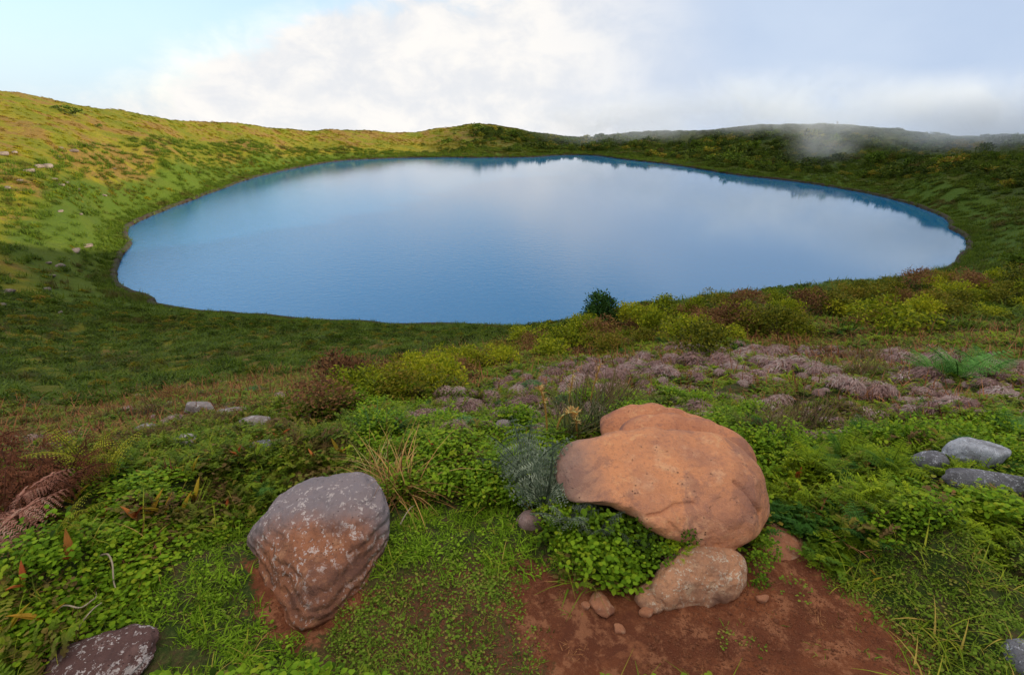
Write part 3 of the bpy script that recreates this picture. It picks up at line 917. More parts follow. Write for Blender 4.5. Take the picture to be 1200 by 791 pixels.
def mound_mesh(seed, R=0.14, n_=1000, H=0.95, w_=0.0055):
    """a cushion of short dry drooping fronds in a few uneven lobes"""
    g = np.random.default_rng(seed)
    parts = []
    lob = [(0, 0, 0.85)] + [(g.uniform(-0.8, 0.8), g.uniform(-0.8, 0.8), g.uniform(0.35, 0.65)) for _ in range(4)]
    for (lx, ly, ls) in lob:
        k = int(n_ * ls * 0.42)
        d = rdir(g, k, 0.0, 1.5)
        base = d * [R, R, R * H] * ls * g.uniform(0.72, 1.02, k)[:, None] + np.array([lx * R, ly * R, 0])
        a2 = np.arctan2(d[:, 1], d[:, 0]) + g.normal(0, 0.45, k)
        dd = unit(np.stack([np.cos(a2), np.sin(a2), g.uniform(-0.3, 0.9, k)], 1) + d * 0.4)
        L = R * ls * g.uniform(0.22, 0.5, k)
        V_, F_ = strips(base, dd, (0, 0, -1.6), L, w_ * g.uniform(0.7, 1.6, k), 2, [0.7, 1, 0.15])
        tone = np.clip(d[:, 2] * 0.25 + g.uniform(0, 0.75, k), 0, 1)  # light top and shaded base of each cushion put into the colour
        parts.append((V_, F_, np.repeat(tone, 2)))
    V_, F_, vr = join(parts)
    return mesh_from('fern_mound', V_, F_, var=vr)


def dome_leaves(seed, n_=1500, R=0.5, H=0.8, leaf=0.05, lobes=7, aspect=0.45, rnd=0.25, inner=0.55):
    """leaves in uneven lobes; light gaps between them"""
    g = np.random.default_rng(seed)
    L_ = [(g.uniform(-0.6, 0.6), g.uniform(-0.6, 0.6), g.uniform(0.25, 0.75), g.uniform(0.3, 0.55)) for _ in range(lobes)] + [(0, 0, 0.45, 0.6)]
    P_, N_ = [], []
    tot = sum(l[3] ** 2 for l in L_)
    for (lx, ly, lz, lr_) in L_:
        k = int(n_ * lr_ ** 2 / tot)
        d = rdir(g, k, -0.5, 1.5)
        rr = lr_ * (inner + (1 - inner) * g.uniform(0, 1, k) ** 0.5) * (1 + rnd * g.normal(size=k) * 0.5)
        p_ = np.array([lx, ly, lz]) + d * rr[:, None]
        P_.append(p_); N_.append(d)
    p_ = np.concatenate(P_); d = np.concatenate(N_)
    keep = p_[:, 2] > 0.02
    p_, d = p_[keep], d[keep]
    p_ = p_ * [R, R, H]
    k = len(p_)
    dd = unit(d * 0.7 + g.normal(size=(k, 3)) * 0.55 + [0, 0, 0.25])
    L = leaf * g.uniform(0.6, 1.3, k)
    sd_ = unit(np.cross(dd, g.normal(size=(k, 3))))
    V_, F_ = strips(p_ - dd * (L * 0.5)[:, None], dd, (0, 0, -0.3), L, L * aspect, 2, [0.4, 1, 0.15], side=sd_)
    return V_, F_, np.repeat(g.uniform(0, 1, k), 2)


def twigs(seed, n_=9, R=0.35, H=0.5, w_=0.018):
    g = np.random.default_rng(seed)
    parts = []
    for k in range(n_):
        a = g.uniform(0, 2 * np.pi); e = g.uniform(0.6, 1.4)
        d = np.array([[math.cos(a) * math.cos(e), math.sin(a) * math.cos(e), math.sin(e)]])
        L = H * g.uniform(0.8, 1.2)
        b = np.array([[g.uniform(-0.05, 0.05), g.uniform(-0.05, 0.05), -0.05]])
        for rot in (0, 1):
            sd_ = unit(np.cross(d, [[0.3, 0.2, 1.0]])); sd_ = unit(np.cross(d, sd_)) if rot else sd_
            parts.append(strips(b, d, (g.uniform(-.3, .3), g.uniform(-.3, .3), 0.2), L, w_, 4, np.linspace(1, 0.25, 5), side=sd_))
    V_, F_, _ = join(parts)
    return V_, F_


def slope_clump(seed, n_=70, R=0.8, H=0.35, leaf=0.28):
    V_, F_, vr = dome_leaves(seed, n_, R, H, leaf, lobes=4, aspect=0.6)
    return mesh_from('slope_clump', V_, F_, var=vr)


# ------------------------------------------------------------------ prototypes
c_round = proto_collection('proto_round', [with_mat(clump_round(10 + k), M_clover) for k in range(5)])
c_grass = proto_collection('proto_grass', [with_mat(clump_blades(20 + k, 30, 0.05, 0.058, 0.0075, droop=1.3, elo=0.15), M_grass) for k in range(5)] + [with_mat(clump_round(26, 26, 0.05, 0.02, 0.012), M_grass)])
c_turf = proto_collection('proto_turf', [with_mat(clump_blades(30 + k, 22, 0.05, 0.024, 0.0042, droop=0.9, elo=0.1), M_turf) for k in range(3)] + [with_mat(clump_round(33, 30, 0.055, 0.012, 0.0085), M_turf)])
M_long = leaf_mat('long_grass_blades', [(0.08, 0.16, 0.012), (0.16, 0.28, 0.02), (0.28, 0.36, 0.04), (0.34, 0.26, 0.10)], 0.5, 0.3)
c_long = proto_collection('proto_long', [with_mat(clump_blades(36 + k, 16, 0.04, 0.13, 0.006, seg=4, droop=1.5, elo=0.5), M_long) for k in range(3)])
c_spray = proto_collection('proto_spray', [with_mat(clump_spray(40 + k), M_lime) for k in range(5)])
c_mixed = proto_collection('proto_mixed', [with_mat(clump_spray(50 + k, 11, 0.08, 0.09), M_mixed) for k in range(3)] +
                           [with_mat(clump_round(55 + k, 50, 0.085, 0.07, 0.017), M_mixed) for k in range(2)] +
                           [with_mat(clump_blades(58 + k, 30, 0.06, 0.12, 0.005, elo=0.5), M_mixed) for k in range(2)])
c_litter = proto_collection('proto_litter', [with_mat(clump_blades(60 + k, 26, 0.08, 0.08, 0.006, droop=0.6, elo=-0.1), M_litter) for k in range(3)])
c_sedge = proto_collection('proto_sedge', [with_mat(clump_blades(70 + k, 60, 0.55, 0.55, 0.06, droop=0.9, elo=0.7), M_sedge) for k in range(4)])
c_slope = proto_collection('proto_slope', [with_mat(slope_clump(80 + k), M_slope) for k in range(5)])
c_heath = proto_collection('proto_heath', [with_mat(slope_clump(95 + k, 260, 0.9, 0.6, 0.13), mt) for k, mt in enumerate([M_farb, M_sedge, M_farb, M_sedge, M_bush_o])])
c_bushy = proto_collection('proto_bushy', [with_mat(slope_clump(90 + k, 220, 0.9, 0.75, 0.19), mt) for k, mt in enumerate([M_farb, M_bush_o, M_farb, M_sedge, M_farb])])


def cover(name, col, n_proto, x, y, smin, smax, lift=0.0, tilt=0.7, hs=(0.8, 1.3), hn=None):
    if len(x) == 0: return
    z = ground(x, y)
    s = rng.uniform(smin, smax, len(x)) if np.isscalar(smin) else smin * rng.uniform(0.75, 1.25, len(x))
    hh_ = rng.uniform(hs[0], hs[1], len(x))
    if hn:
        q_ = sstep(fbm(x * hn[0], y * hn[0], 3, 91), 0.35, 0.65); hh_ = hh_ * (hn[1] + (hn[2] - hn[1]) * q_); lift = lift + 0.05 * q_ * (hn[2] - 1)
    sc3 = np.stack([s, s, s * hh_], 1)
    return scatter(name, np.stack([x, y, z + lift], 1), slope_rot(x, y, tilt), sc3, rng.integers(0, n_proto, len(x)), col)


def pix(x, y):
    return project(x, y, ground(x, y, False))


# ------------------------------------------------------------------ boulders (outlines first: plants keep off them)
def rock_mesh(name, ells, sub=5, k=18.0, seed=0, amp=0.03, freq=2.0, ridge=0.0, creases=(), flat=None):
    """star-shaped union of ellipsoids (centre, radii, euler) with smooth joins, then weathered"""
    import bmesh
    bm = bmesh.new(); bmesh.ops.create_icosphere(bm, subdivisions=sub, radius=1.0)
    D_ = np.array([v.co[:] for v in bm.verts])
    D_ = unit(D_)
    outs = []
    for (c_, r_, e_) in ells:
        Rm = np.array(Euler([RAD(q) for q in e_]).to_matrix())
        c2 = Rm.T @ np.array(c_, float) * -1
        o2 = c2 / np.array(r_); d2 = (D_ @ Rm) / np.array(r_)
        A_ = (d2 ** 2).sum(1); B_ = (d2 * o2).sum(1); C_ = (o2 ** 2).sum() - 1
        disc = B_ ** 2 - A_ * C_
        tt_ = np.where(disc > 0, (-B_ + np.sqrt(np.maximum(disc, 0))) / A_, 0.02)
        outs.append(np.maximum(tt_, 0.02))
    O_ = np.array(outs)
    rad = np.log(np.exp(k * O_).sum(0)) / k
    Pp = D_ * rad[:, None]
    off = Vector((seed * 7.3, seed * 1.9, -seed * 3.1))
    disp = np.empty(len(Pp))
    for q in range(len(Pp)):
        v = Vector(Pp[q]) * freq + off
        a_ = mnoise.fractal(v, 0.9, 2.1, 5)
        b_ = mnoise.ridged_multi_fractal(v * 1.6, 0.9, 2.2, 4, 1.0, 2.0) - 1.0 if ridge else 0
        disp[q] = a_ * amp - b_ * ridge
    Pp = Pp + D_ * disp[:, None]
    for path, width, depth in creases:          # cracks: polylines on the surface
        pth = np.array(path, float)
        dmin = np.full(len(Pp), 9.0)
        wob = np.array([mnoise.noise(Vector(p_) * 9) for p_ in Pp]) * 0.03
        for a_, b_ in zip(pth[:-1], pth[1:]):
            ab = b_ - a_; tq = np.clip(((Pp - a_) @ ab) / (ab @ ab), 0, 1)
            dmin = np.minimum(dmin, np.linalg.norm(Pp - a_ - tq[:, None] * ab, axis=1))
        dmin = np.abs(dmin + wob * 0.3)
        Pp = Pp - D_ * (depth * np.exp(-(dmin / width) ** 2))[:, None]
    for v, p_ in zip(bm.verts, Pp): v.co = p_
    for f in bm.faces: f.smooth = True
    me_ = bpy.data.meshes.new(name); bm.to_mesh(me_); bm.free()
    return me_


M_orange = rock_mat('orange_stone', (0.67, 0.285, 0.135), (0.38, 0.17, 0.11), (0.74, 0.41, 0.24), 
                    top=((0.30, 0.20, 0.17), 0, -0.25, -0.46, ), top_amt=0.8, scale=1.25, cracks=True)
M_orange2 = rock_mat('orange_stone_layers', (0.60, 0.25, 0.125), (0.33, 0.13, 0.085), (0.62, 0.31, 0.18), scale=1.3, cracks=True)
M_base = rock_mat('buff_stone', (0.50, 0.25, 0.14), (0.24, 0.13, 0.09), (0.60, 0.42, 0.28), lichen=(0.6, 0.52, 0.42), lichen_amt=0.9, scale=2.2, soil=(0.22, 0.075, 0.035), soil_z=-0.14)
M_left = rock_mat('grey_topped_stone', (0.36, 0.145, 0.075), (0.13, 0.06, 0.045), (0.50, 0.25, 0.14), lichen=(0.60, 0.52, 0.50), lichen_amt=0.85,
                  top=((0.24, 0.21, 0.23), 1, -0.10, 0.06), top_amt=0.9, scale=1.7, soil=(0.20, 0.07, 0.035), soil_z=-0.04, strata=0.4)
M_flat = rock_mat('purple_brown_stone', (0.115, 0.060, 0.055), (0.075, 0.04, 0.038), (0.19, 0.11, 0.10), lichen=(0.50, 0.45, 0.45), lichen_amt=0.9, scale=1.9)
M_grey = rock_mat('grey_stone', (0.15, 0.15, 0.17), (0.06, 0.055, 0.06), (0.28, 0.29, 0.34), lichen=(0.55, 0.57, 0.64), lichen_amt=0.8, scale=2.2)
M_pale = rock_mat('pale_stone', (0.26, 0.22, 0.22), (0.2, 0.17, 0.16), (0.5, 0.47, 0.46), lichen=(0.6, 0.58, 0.58), lichen_amt=0.6, scale=1.0)
M_hill = rock_mat('hill_stone', (0.20, 0.16, 0.14), (0.10, 0.07, 0.06), (0.32, 0.27, 0.25), lichen=(0.45, 0.42, 0.40), lichen_amt=0.6, scale=0.8)
M_tan = rock_mat('tan_stone', (0.40, 0.17, 0.09), (0.22, 0.09, 0.055), (0.52, 0.34, 0.23), scale=4.0)


def facet_rock(name, seed, rx, ry, rz_, sub=4, nf=16, p=9.0, amp=0.05, ridge=0.03):
    import bmesh
    g = np.random.default_rng(seed)
    bm = bmesh.new(); bmesh.ops.create_icosphere(bm, subdivisions=sub, radius=1.0)
    D_ = unit(np.array([v.co[:] for v in bm.verts]))
    N_ = unit(g.normal(size=(nf, 3)) * [1, 1, 0.8]); h = g.uniform(0.72, 1.05, nf)
    N_ = np.concatenate([N_, [[0.1, 0.05, 1], [0, 0, -1], [1, 0, 0], [-1, 0, 0], [0, 1, 0], [0, -1, 0]]]); N_ = unit(N_); h = np.concatenate([h, [0.9, 0.9, 1, 1, 1, 1]])
    q = np.maximum(D_ @ N_.T / h, 0) ** p
    Pp = D_ * (q.sum(1) ** (-1 / p))[:, None]
    o_ = Vector((seed * 3.7, seed * 1.3, 2.0))
    disp = np.array([mnoise.fractal(Vector(v) * 1.7 + o_, 0.85, 2.1, 5) * amp - (mnoise.ridged_multi_fractal(Vector(v) * 2.6 + o_, 0.9, 2.2, 4, 1.0, 2.0) - 1) * ridge for v in Pp])
    Pp = (Pp + D_ * disp[:, None]) * [rx, ry, rz_]
    for v, c in zip(bm.verts, Pp): v.co = c
    for f in bm.faces: f.smooth = True
    me_ = bpy.data.meshes.new(name); bm.to_mesh(me_); bm.free()
    return me_


def at_depth(px, py, fwdY):
    v = (395.5 - py) / F; lat = (px - 600) / F
    fwd = cp + v * sp; down = sp - v * cp
    s = fwdY / fwd
    return np.array([lat * s, fwdY, CAMZ - down * s])


FOOT_R = []
def rock_thing(name, loc, me_, mt, label, cat='rock', group=None, rz=0.0, foot=None):
    if foot: FOOT_R.append((loc[0], loc[1], foot[0], foot[1], rz))
    o = new_obj(name, me_, mt, loc=loc)
    o.rotation_euler = (0, 0, rz)
    tag(o, label, cat, group)
    return o


# main boulder: a big loaf tilted down to the right, with two rounded layers behind
def outline_rock(name, pts, cpx, Yc, Ytop, Ybot, Tf, Tb, planes=(), expo=2.5, seed=1, amp=0.012, freq=4.0, ridge=0.006, cr=(), nphi=200, npsi=90, smooth=3, big=0.0):
    """a solid rock with a measured outline: rounded front and back, planed facets, weathering and cracks; its origin is its centre"""
    Cw = at_depth(cpx[0], cpx[1], Yc)
    pp = np.array(pts, float); ph = np.arctan2(pp[:, 1] - cpx[1], pp[:, 0] - cpx[0]); rr_ = np.hypot(pp[:, 0] - cpx[0], pp[:, 1] - cpx[1])
    o_ = np.argsort(ph); ph, rr_ = ph[o_], rr_[o_]
    PH = np.linspace(-np.pi, np.pi, nphi, endpoint=False)
    R_ = np.interp(PH, np.concatenate([ph - 2 * np.pi, ph, ph + 2 * np.pi]), np.tile(rr_, 3))
    for _ in range(smooth): R_ = (np.roll(R_, 1) + 2 * R_ + np.roll(R_, -1)) / 4
    y0, y1 = pp[:, 1].min(), pp[:, 1].max()
    rim = []
    for a_, r_q in zip(PH, R_):
        px_q, py_q = cpx[0] + r_q * math.cos(a_), cpx[1] + r_q * math.sin(a_)
        Yq = Ytop + (Yc - Ytop) * (py_q - y0) / (cpx[1] - y0) if py_q < cpx[1] else Yc + (Ybot - Yc) * (py_q - cpx[1]) / (y1 - cpx[1])
        rim.append(at_depth(px_q, py_q, Yq) - Cw)
    rim = np.array(rim)
    nv = unit(np.array([0, 0, CAMZ]) - Cw)
    psi = np.linspace(-np.pi / 2, np.pi / 2, npsi)
    s_ = np.abs(np.cos(psi)) ** (2 / expo); h_ = np.sign(psi) * np.abs(np.sin(psi)) ** (2 / expo)
    T_ = np.where(psi > 0, Tf, Tb)
    Pp = rim[None] * s_[:, None, None] + nv * (h_ * T_)[:, None, None]
    Pp = Pp.reshape(-1, 3)
    for (m_, k_, hard) in planes:
        m_ = unit(np.array(m_, float)); d_ = Pp @ m_ - k_
        sft = 0.02
        dd_ = np.where(d_ > 0, d_ - sft * (1 - np.exp(-np.maximum(d_, 0) / sft)), 0)
        Pp = Pp - m_ * (dd_ * hard)[:, None]
    nn_ = unit(Pp)
    off = Vector((seed * 7.3, seed * 1.9, -seed * 3.1))
    disp = np.empty(len(Pp))
    for q in range(len(Pp)):
        v = Vector(Pp[q])
        disp[q] = mnoise.fractal(v * freq + off, 0.9, 2.1, 5) * amp - (mnoise.ridged_multi_fractal(v * freq * 1.5 + off, 0.9, 2.2, 4, 1.0, 2.0) - 1) * ridge + mnoise.noise(v * 3.0 + off) * big
    Pp = Pp + nn_ * disp[:, None]
    for path, width, depth in cr:                # cracks given as pixels on the rock face
        q_ = []
        for (a_, b_) in path:
            dr = at_depth(a_, b_, 1.0) - np.array([0, 0, CAMZ]); dr = unit(dr)
            rel = Pp + Cw - np.array([0, 0, CAMZ]); along = rel @ dr
            perp = np.linalg.norm(rel - along[:, None] * dr, axis=1)
            cand = np.where(perp < 0.02)[0]
            q_.append(Pp[cand[np.argmin(along[cand])]] if len(cand) else Pp[np.argmin(perp)])
        q_ = np.array(q_); dmin = np.full(len(Pp), 9.0)
        for a_, b_ in zip(q_[:-1], q_[1:]):
            ab = b_ - a_; tq = np.clip(((Pp - a_) @ ab) / (ab @ ab + 1e-9), 0, 1)
            dmin = np.minimum(dmin, np.linalg.norm(Pp - a_ - tq[:, None] * ab, axis=1))
        Pp = Pp - nn_ * (depth * np.exp(-(dmin / width) ** 2))[:, None]
    i_, j_ = np.meshgrid(np.arange(npsi - 1), np.arange(nphi), indexing='ij'); jn = (j_ + 1) % nphi
    Fq = np.stack([i_ * nphi + j_, (i_ + 1) * nphi + j_, (i_ + 1) * nphi + jn, i_ * nphi + jn], -1).reshape(-1, 4)
    me_ = mesh_from(name, Pp, Fq[:, ::-1], smooth=True)
    import bmesh
    bm = bmesh.new(); bm.from_mesh(me_); bmesh.ops.remove_doubles(bm, verts=bm.verts, dist=1e-5); bmesh.ops.recalc_face_normals(bm, faces=bm.faces); bm.to_mesh(me_); bm.free()
    return me_, Cw


main_me, BC = outline_rock('main_block', [(649, 562), (653, 540), (672, 522), (700, 513), (735, 506), (780, 503), (820, 504), (850, 513), (872, 531), (888, 555), (898, 580), (902, 600), (894, 618), (876, 635), (857, 646), (840, 650), (815, 644), (790, 633), (765, 620), (748, 606), (735, 599), (715, 592), (690, 588), (668, 588), (654, 579)],
                           (780, 567), 1.85, 2.12, 1.53, 0.26, 0.26, [((-0.10, -0.30, 0.95), 0.160, 0.9), ((0.72, -0.50, 0.40), 0.345, 0.75), ((0.05, -0.93, 0.30), 0.30, 0.7), ((-0.8, -0.3, 0.5), 0.36, 0.7)], 2.7, 3, 0.016, 3.2, 0.010,
                           [([(752, 606), (775, 597), (795, 588), (815, 585)], 0.010, 0.016), ([(868, 563), (880, 574), (890, 590), (897, 603)], 0.010, 0.022), ([(790, 612), (800, 632)], 0.008, 0.008)], 300, 150, 3, 0.012)
boulder = empty('boulder', BC)
tag(boulder, 'large smooth orange boulder overhanging a smaller stone at the edge of bare red earth', 'boulder')
slab = new_obj('main_block', main_me, M_orange, boulder)
l1_me, l1c = outline_rock('upper_layer', [(722, 510), (728, 500), (742, 490), (768, 486), (805, 490), (840, 498), (868, 512), (886, 540), (880, 570), (800, 575), (735, 560)], (800, 530), 2.12, 2.28, 2.0, 0.15, 0.28, [((0, -0.3, 0.95), 0.12, 0.8)], 2.6, 5, 0.012, 5, 0.006, (), 160, 70)
new_obj('upper_layer', l1_me, M_orange2, boulder, l1c - BC)
l2_me, l2c = outline_rock('upper_layer', [(703, 508), (705, 490), (720, 481), (750, 476), (782, 477), (806, 485), (832, 495), (850, 520), (800, 545), (730, 540)], (775, 508), 2.46, 2.60, 2.35, 0.12, 0.34, [((0, -0.3, 0.95), 0.07, 0.8)], 2.6, 9, 0.012, 5, 0.006, (), 160, 70)
new_obj('upper_layer', l2_me, M_orange2, boulder, l2c - BC)
FOOT_R.append((BC[0], BC[1] + 0.05, 0.40, 0.32, 0.0))

b_me, g_ = outline_rock('base_stone', [(757, 692), (765, 676), (785, 655), (800, 640), (835, 636), (862, 642), (873, 664), (875, 688), (860, 704), (828, 714), (795, 717), (770, 708)], (820, 680), 1.43, 1.54, 1.318, 0.11, 0.18, [((0.1, -0.9, 0.35), 0.06, 0.8), ((0.1, -0.2, 0.95), 0.07, 0.7)], 2.6, 12, 0.014, 8, 0.010, [([(800, 715), (806, 690), (815, 668)], 0.006, 0.012)], 160, 80)
base_r = rock_thing('base_stone', g_, b_me, M_base, 'buff orange stone propping up the front of the large orange boulder', 'stone', foot=(0.13, 0.13))
b_me, g_ = outline_rock('base_stone', [(744, 704), (750, 688), (765, 680), (782, 684), (787, 700), (782, 714), (765, 718), (750, 714)], (766, 700), 1.37, 1.43, 1.32, 0.05, 0.08, [((0, -0.5, 0.8), 0.035, 0.8)], 2.8, 15, 0.010, 12, 0.006, (), 100, 50)
rock_thing('base_stone', g_, b_me, M_base, 'small buff stone half sunk in red earth beside the propping stone', 'stone', foot=(0.07, 0.07))
b_me, g_ = outline_rock('base_stone', [(888, 640), (896, 615), (915, 612), (930, 624), (942, 642), (944, 654), (925, 662), (902, 668)], (915, 640), 1.635, 1.76, 1.535, 0.05, 0.14, [((0.2, -0.3, 0.9), 0.03, 0.8)], 2.6, 18, 0.012, 9, 0.006, (), 120, 60)
rock_thing('base_stone', g_, b_me, M_tan, 'sloping reddish brown stone sunk in the earth behind the right end of the large boulder', 'stone', foot=(0.10, 0.10))
g_ = at_depth(620, 616, 1.76)
rock_thing('base_stone', g_, facet_rock('base_stone', 21, 0.075, 0.07, 0.085, 4, 14, 7, 0.05, 0.03), rock_mat('pinkish_stone', (0.30, 0.19, 0.17), (0.17, 0.11, 0.10), (0.42, 0.30, 0.27), lichen=(0.5, 0.45, 0.44), scale=3), 'small pinkish grey stone under the silvery fern', 'stone', foot=(0.07, 0.09))
# left boulder
l_me, LC = outline_rock('left_boulder', [(290, 634), (294, 618), (312, 600), (334, 575), (360, 560), (395, 554), (425, 558), (445, 574), (455, 600), (456, 625), (450, 655), (436, 684), (414, 708), (382, 728), (350, 738), (324, 732), (312, 705), (302, 678), (293, 655)],
                        (378, 640), 1.60, 1.88, 1.272, 0.17, 0.28, [((-0.15, 0.0, 0.98), 0.14, 0.6), ((0.75, -0.45, 0.45), 0.22, 0.7), ((-0.55, -0.6, 0.6), 0.15, 0.7)], 2.5, 31, 0.020, 4.0, 0.012, (), 260, 130, 2, 0.015)
rock_thing('boulder', LC, l_me, M_left, 'domed boulder with lichen grey top and rusty orange front set in short turf', 'boulder', foot=(0.19, 0.25))
# flat rock at the bottom left
g_ = locate([118], [786])[0]
rock_thing('flat_rock', (g_[0], g_[1], g_[2] + 0.01), facet_rock('flat_rock', 41, 0.19, 0.165, 0.045, 5, 18, 7, 0.06, 0.05), M_flat,
           'flat purple brown rock with white lichen blotches sunk in the grass', 'rock', foot=(0.20, 0.18), rz=0.2)
g_ = locate([1196], [786])[0]
rock_thing('flat_rock', (g_[0] + 0.03, g_[1], g_[2]), facet_rock('flat_rock', 43, 0.07, 0.07, 0.045), M_grey, 'grey rock cut off by the bottom right corner beside low plants', 'rock')


def rock_at(px, py, rx, ry, rz_, seed, mt, label, name='rock', cat='rock', yaw=0, sub=4, amp=0.05, sink=0.25, group=None, k=18):
    g1 = locate([px], [py])[0]
    return rock_thing(name, (g1[0], g1[1], g1[2] + rz_ * (1 - 2 * sink) * 0.5), facet_rock(name, seed, rx, ry, rz_, sub), mt, label, cat, group, RAD(yaw), foot=(rx * 0.9, ry * 1.1))


rock_at(1134, 542, 0.17, 0.11, 0.11, 51, rock_mat('pale_topped_stone', (0.36, 0.38, 0.43), (0.12, 0.11, 0.12), (0.55, 0.58, 0.66), lichen=(0.62, 0.66, 0.74), lichen_amt=0.7, scale=2.0), 'low grey rock with a pale blue lichened top among leafy plants', yaw=4, sub=5)
rock_at(1088, 561, 0.115, 0.10, 0.13, 52, M_grey, 'upright mottled grey rock just below the pale topped rock', yaw=20, sub=5)
rock_at(1160, 584, 0.24, 0.05, 0.07, 53, M_grey, 'long narrow dark grey rock ledge running through the green plants', yaw=-6, sub=5)
rock_at(1112, 518, 0.12, 0.08, 0.05, 54, M_grey, 'small grey slab just behind the pale topped rock', yaw=0)
rock_at(1058, 537, 0.05, 0.04, 0.04, 55, M_grey, 'fist sized pale stone between the ferns and the mottled rock')
rock_at(952, 521, 0.24, 0.08, 0.04, 56, M_grey, 'low blue grey slab behind the right shoulder of the orange boulder')
rock_at(238, 486, 0.20, 0.12, 0.09, 57, M_pale, 'pale rounded rock in low heath far behind the grey topped boulder')
rock_at(276, 492, 0.20, 0.12, 0.07, 58, M_pale, 'brownish low rock just right of the pale rounded rock')
rock_at(301, 497, 0.12, 0.08, 0.05, 59, M_pale, 'small pale rock at the end of the row of three low rocks')
rock_at(308, 531, 0.10, 0.08, 0.06, 60, M_grey, 'blue grey cobble poking out of leaves above the grey topped boulder')
rock_at(176, 510, 0.12, 0.08, 0.06, 61, M_pale, 'mauve tinted rock beside the rusty dead ferns')
rock_at(222, 522, 0.09, 0.07, 0.05, 62, M_pale, 'small buff stone between the dead ferns and the blue grey cobble')
rock_at(590, 513, 0.09, 0.07, 0.12, 63, M_pale, 'narrow upright stone leaning among blue green ferns', sub=4)
rock_at(703, 711, 0.042, 0.055, 0.022, 64, M_tan, 'oval tan stone lying on the bare red earth', 'stone', 'stone', yaw=25, sink=0.3)
rock_at(686, 713, 0.02, 0.018, 0.010, 65, M_tan, 'pebble touching the oval tan stone on the red earth', 'pebble', 'pebble', sub=3)
rock_at(757, 722, 0.032, 0.024, 0.016, 66, M_tan, 'pale flat pebble on red earth below the small buff stone', 'pebble', 'pebble', sub=3)
rock_at(893, 703, 0.026, 0.02, 0.014, 67, M_tan, 'round pebble on red earth right of the propping stone', 'pebble', 'pebble', sub=3)
rock_at(726, 741, 0.022, 0.02, 0.012, 68, M_tan, 'rusty pebble on red earth near the front of the bare patch', 'pebble', 'pebble', sub=3)
rock_at(560, 505, 0.10, 0.08, 0.06, 69, M_pale, 'pale stone beside a blue green fern tuft left of the shrub')

# rocks strewn on the left slope
hr = [(88, 181, 1.5), (46, 196, 1.3), (56, 199, 1.8), (35, 203, 1.2), (70, 186, 0.8), (72, 176, 0.7), (78, 216, 0.8), (73, 220, 0.8), (64, 211, 0.7), (10, 222, 0.9), (24, 213, 0.7), (93, 226, 0.6), (122, 231, 0.8),
      (72, 251, 0.7), (97, 257, 0.6), (101, 290, 1.1), (89, 295, 1.1), (57, 309, 0.5), (71, 315, 0.9), (62, 326, 0.6), (8, 344, 0.9), (2, 360, 0.7), (55, 342, 0.6), (72, 370, 0.4), (48, 368, 0.5), (135, 201, 0.6), (18, 182, 1.0), (4, 186, 1.4)]
hillmes = [with_mat(facet_rock('hill_rock', 70 + s_, 1, 0.8, 0.55, 3, 12, 8), M_hill) for s_ in range(4)]
hp = locate([h[0] for h in hr], [h[1] for h in hr])
ORD = ['first', 'second', 'third', 'fourth', 'fifth', 'sixth', 'seventh', 'eighth', 'ninth', 'tenth', 'eleventh', 'twelfth', 'thirteenth', 'fourteenth', 'fifteenth', 'sixteenth', 'seventeenth', 'eighteenth', 'nineteenth', 'twentieth'] + ['twenty-' + q_ for q_ in ('first', 'second', 'third', 'fourth', 'fifth', 'sixth', 'seventh', 'eighth', 'ninth')] + ['thirtieth']
order_ = sorted(range(len(hr)), key=lambda k: hr[k][1])
for k, (h, q) in enumerate(zip(hr, hp)):
    o = new_obj('hillside_rock', hillmes[k % 4], loc=q + np.array([0, 0, h[2] * 0.12]))
    o.scale = (h[2] * 0.75, h[2] * 0.6, h[2] * 0.5); o.rotation_euler = (0, 0, k * 1.3)
    tag(o, 'weathered grey rock on the grassy left slope, ' + ORD[order_.index(k)] + ' from the top', 'rock', 'rocks strewn over the left slope')

# ------------------------------------------------------------------ keep-off areas for the low cover
def keep(x, y, px=None, py=None):
    ok = np.ones(len(x), bool)
    def off(cx, cy, rx, ry):
        return ((x - cx) / rx) ** 2 + ((y - cy) / ry) ** 2 > 1
    for (fx, fy, frx, fry, fz) in FOOT_R:
        dx, dy = x - fx, y - fy
        ca, sa = math.cos(-fz), math.sin(-fz)
        ok &= ((dx * ca - dy * sa) / frx) ** 2 + ((dx * sa + dy * ca) / fry) ** 2 > 1
    return ok


# near: grass, leafy cover, sparse turf
x, y = ring_points(0.85, 4.6, 760, 84)
px_, py_ = pix(x, y)
nz = fbm(x * 1.6, y * 1.6, 3, 55); nz2 = fbm(x * 4.5, y * 4.5, 3, 56)
dD = poly_dist(x, y, DIRT); dF = poly_dist(x, y, FOOT); dS = poly_dist(x, y, SPARSE); dG = poly_dist(x, y, GRASS)
on_dirt = (np.minimum(dD, dF) + (nz2 - 0.5) * 0.22) < 0.0
is_sparse = (~on_dirt) & (dS + (nz2 - 0.5) * 0.3 < 0)
is_grass = (~on_dirt) & (~is_sparse) & (dG + (nz - 0.5) * 0.35 < 0)
right = (px_ > 860)
r_ = np.hypot(x, y)
ok = keep(x, y) & (px_ > -3000) & (px_ < 4200)
u = rng.uniform(0, 1, len(x))
low_right = right & (py_ > 660 + (nz - 0.5) * 90)
M_crumb = rock_mat('soil_crumbs', (0.26, 0.09, 0.042), (0.15, 0.05, 0.026), (0.40, 0.19, 0.10), scale=6.0)
c_crumb = proto_collection('proto_crumb', [with_mat(facet_rock('crumb', 700 + k, 1, 0.85, 0.7, 1, 8, 8, 0.08, 0.03), M_crumb) for k in range(4)])
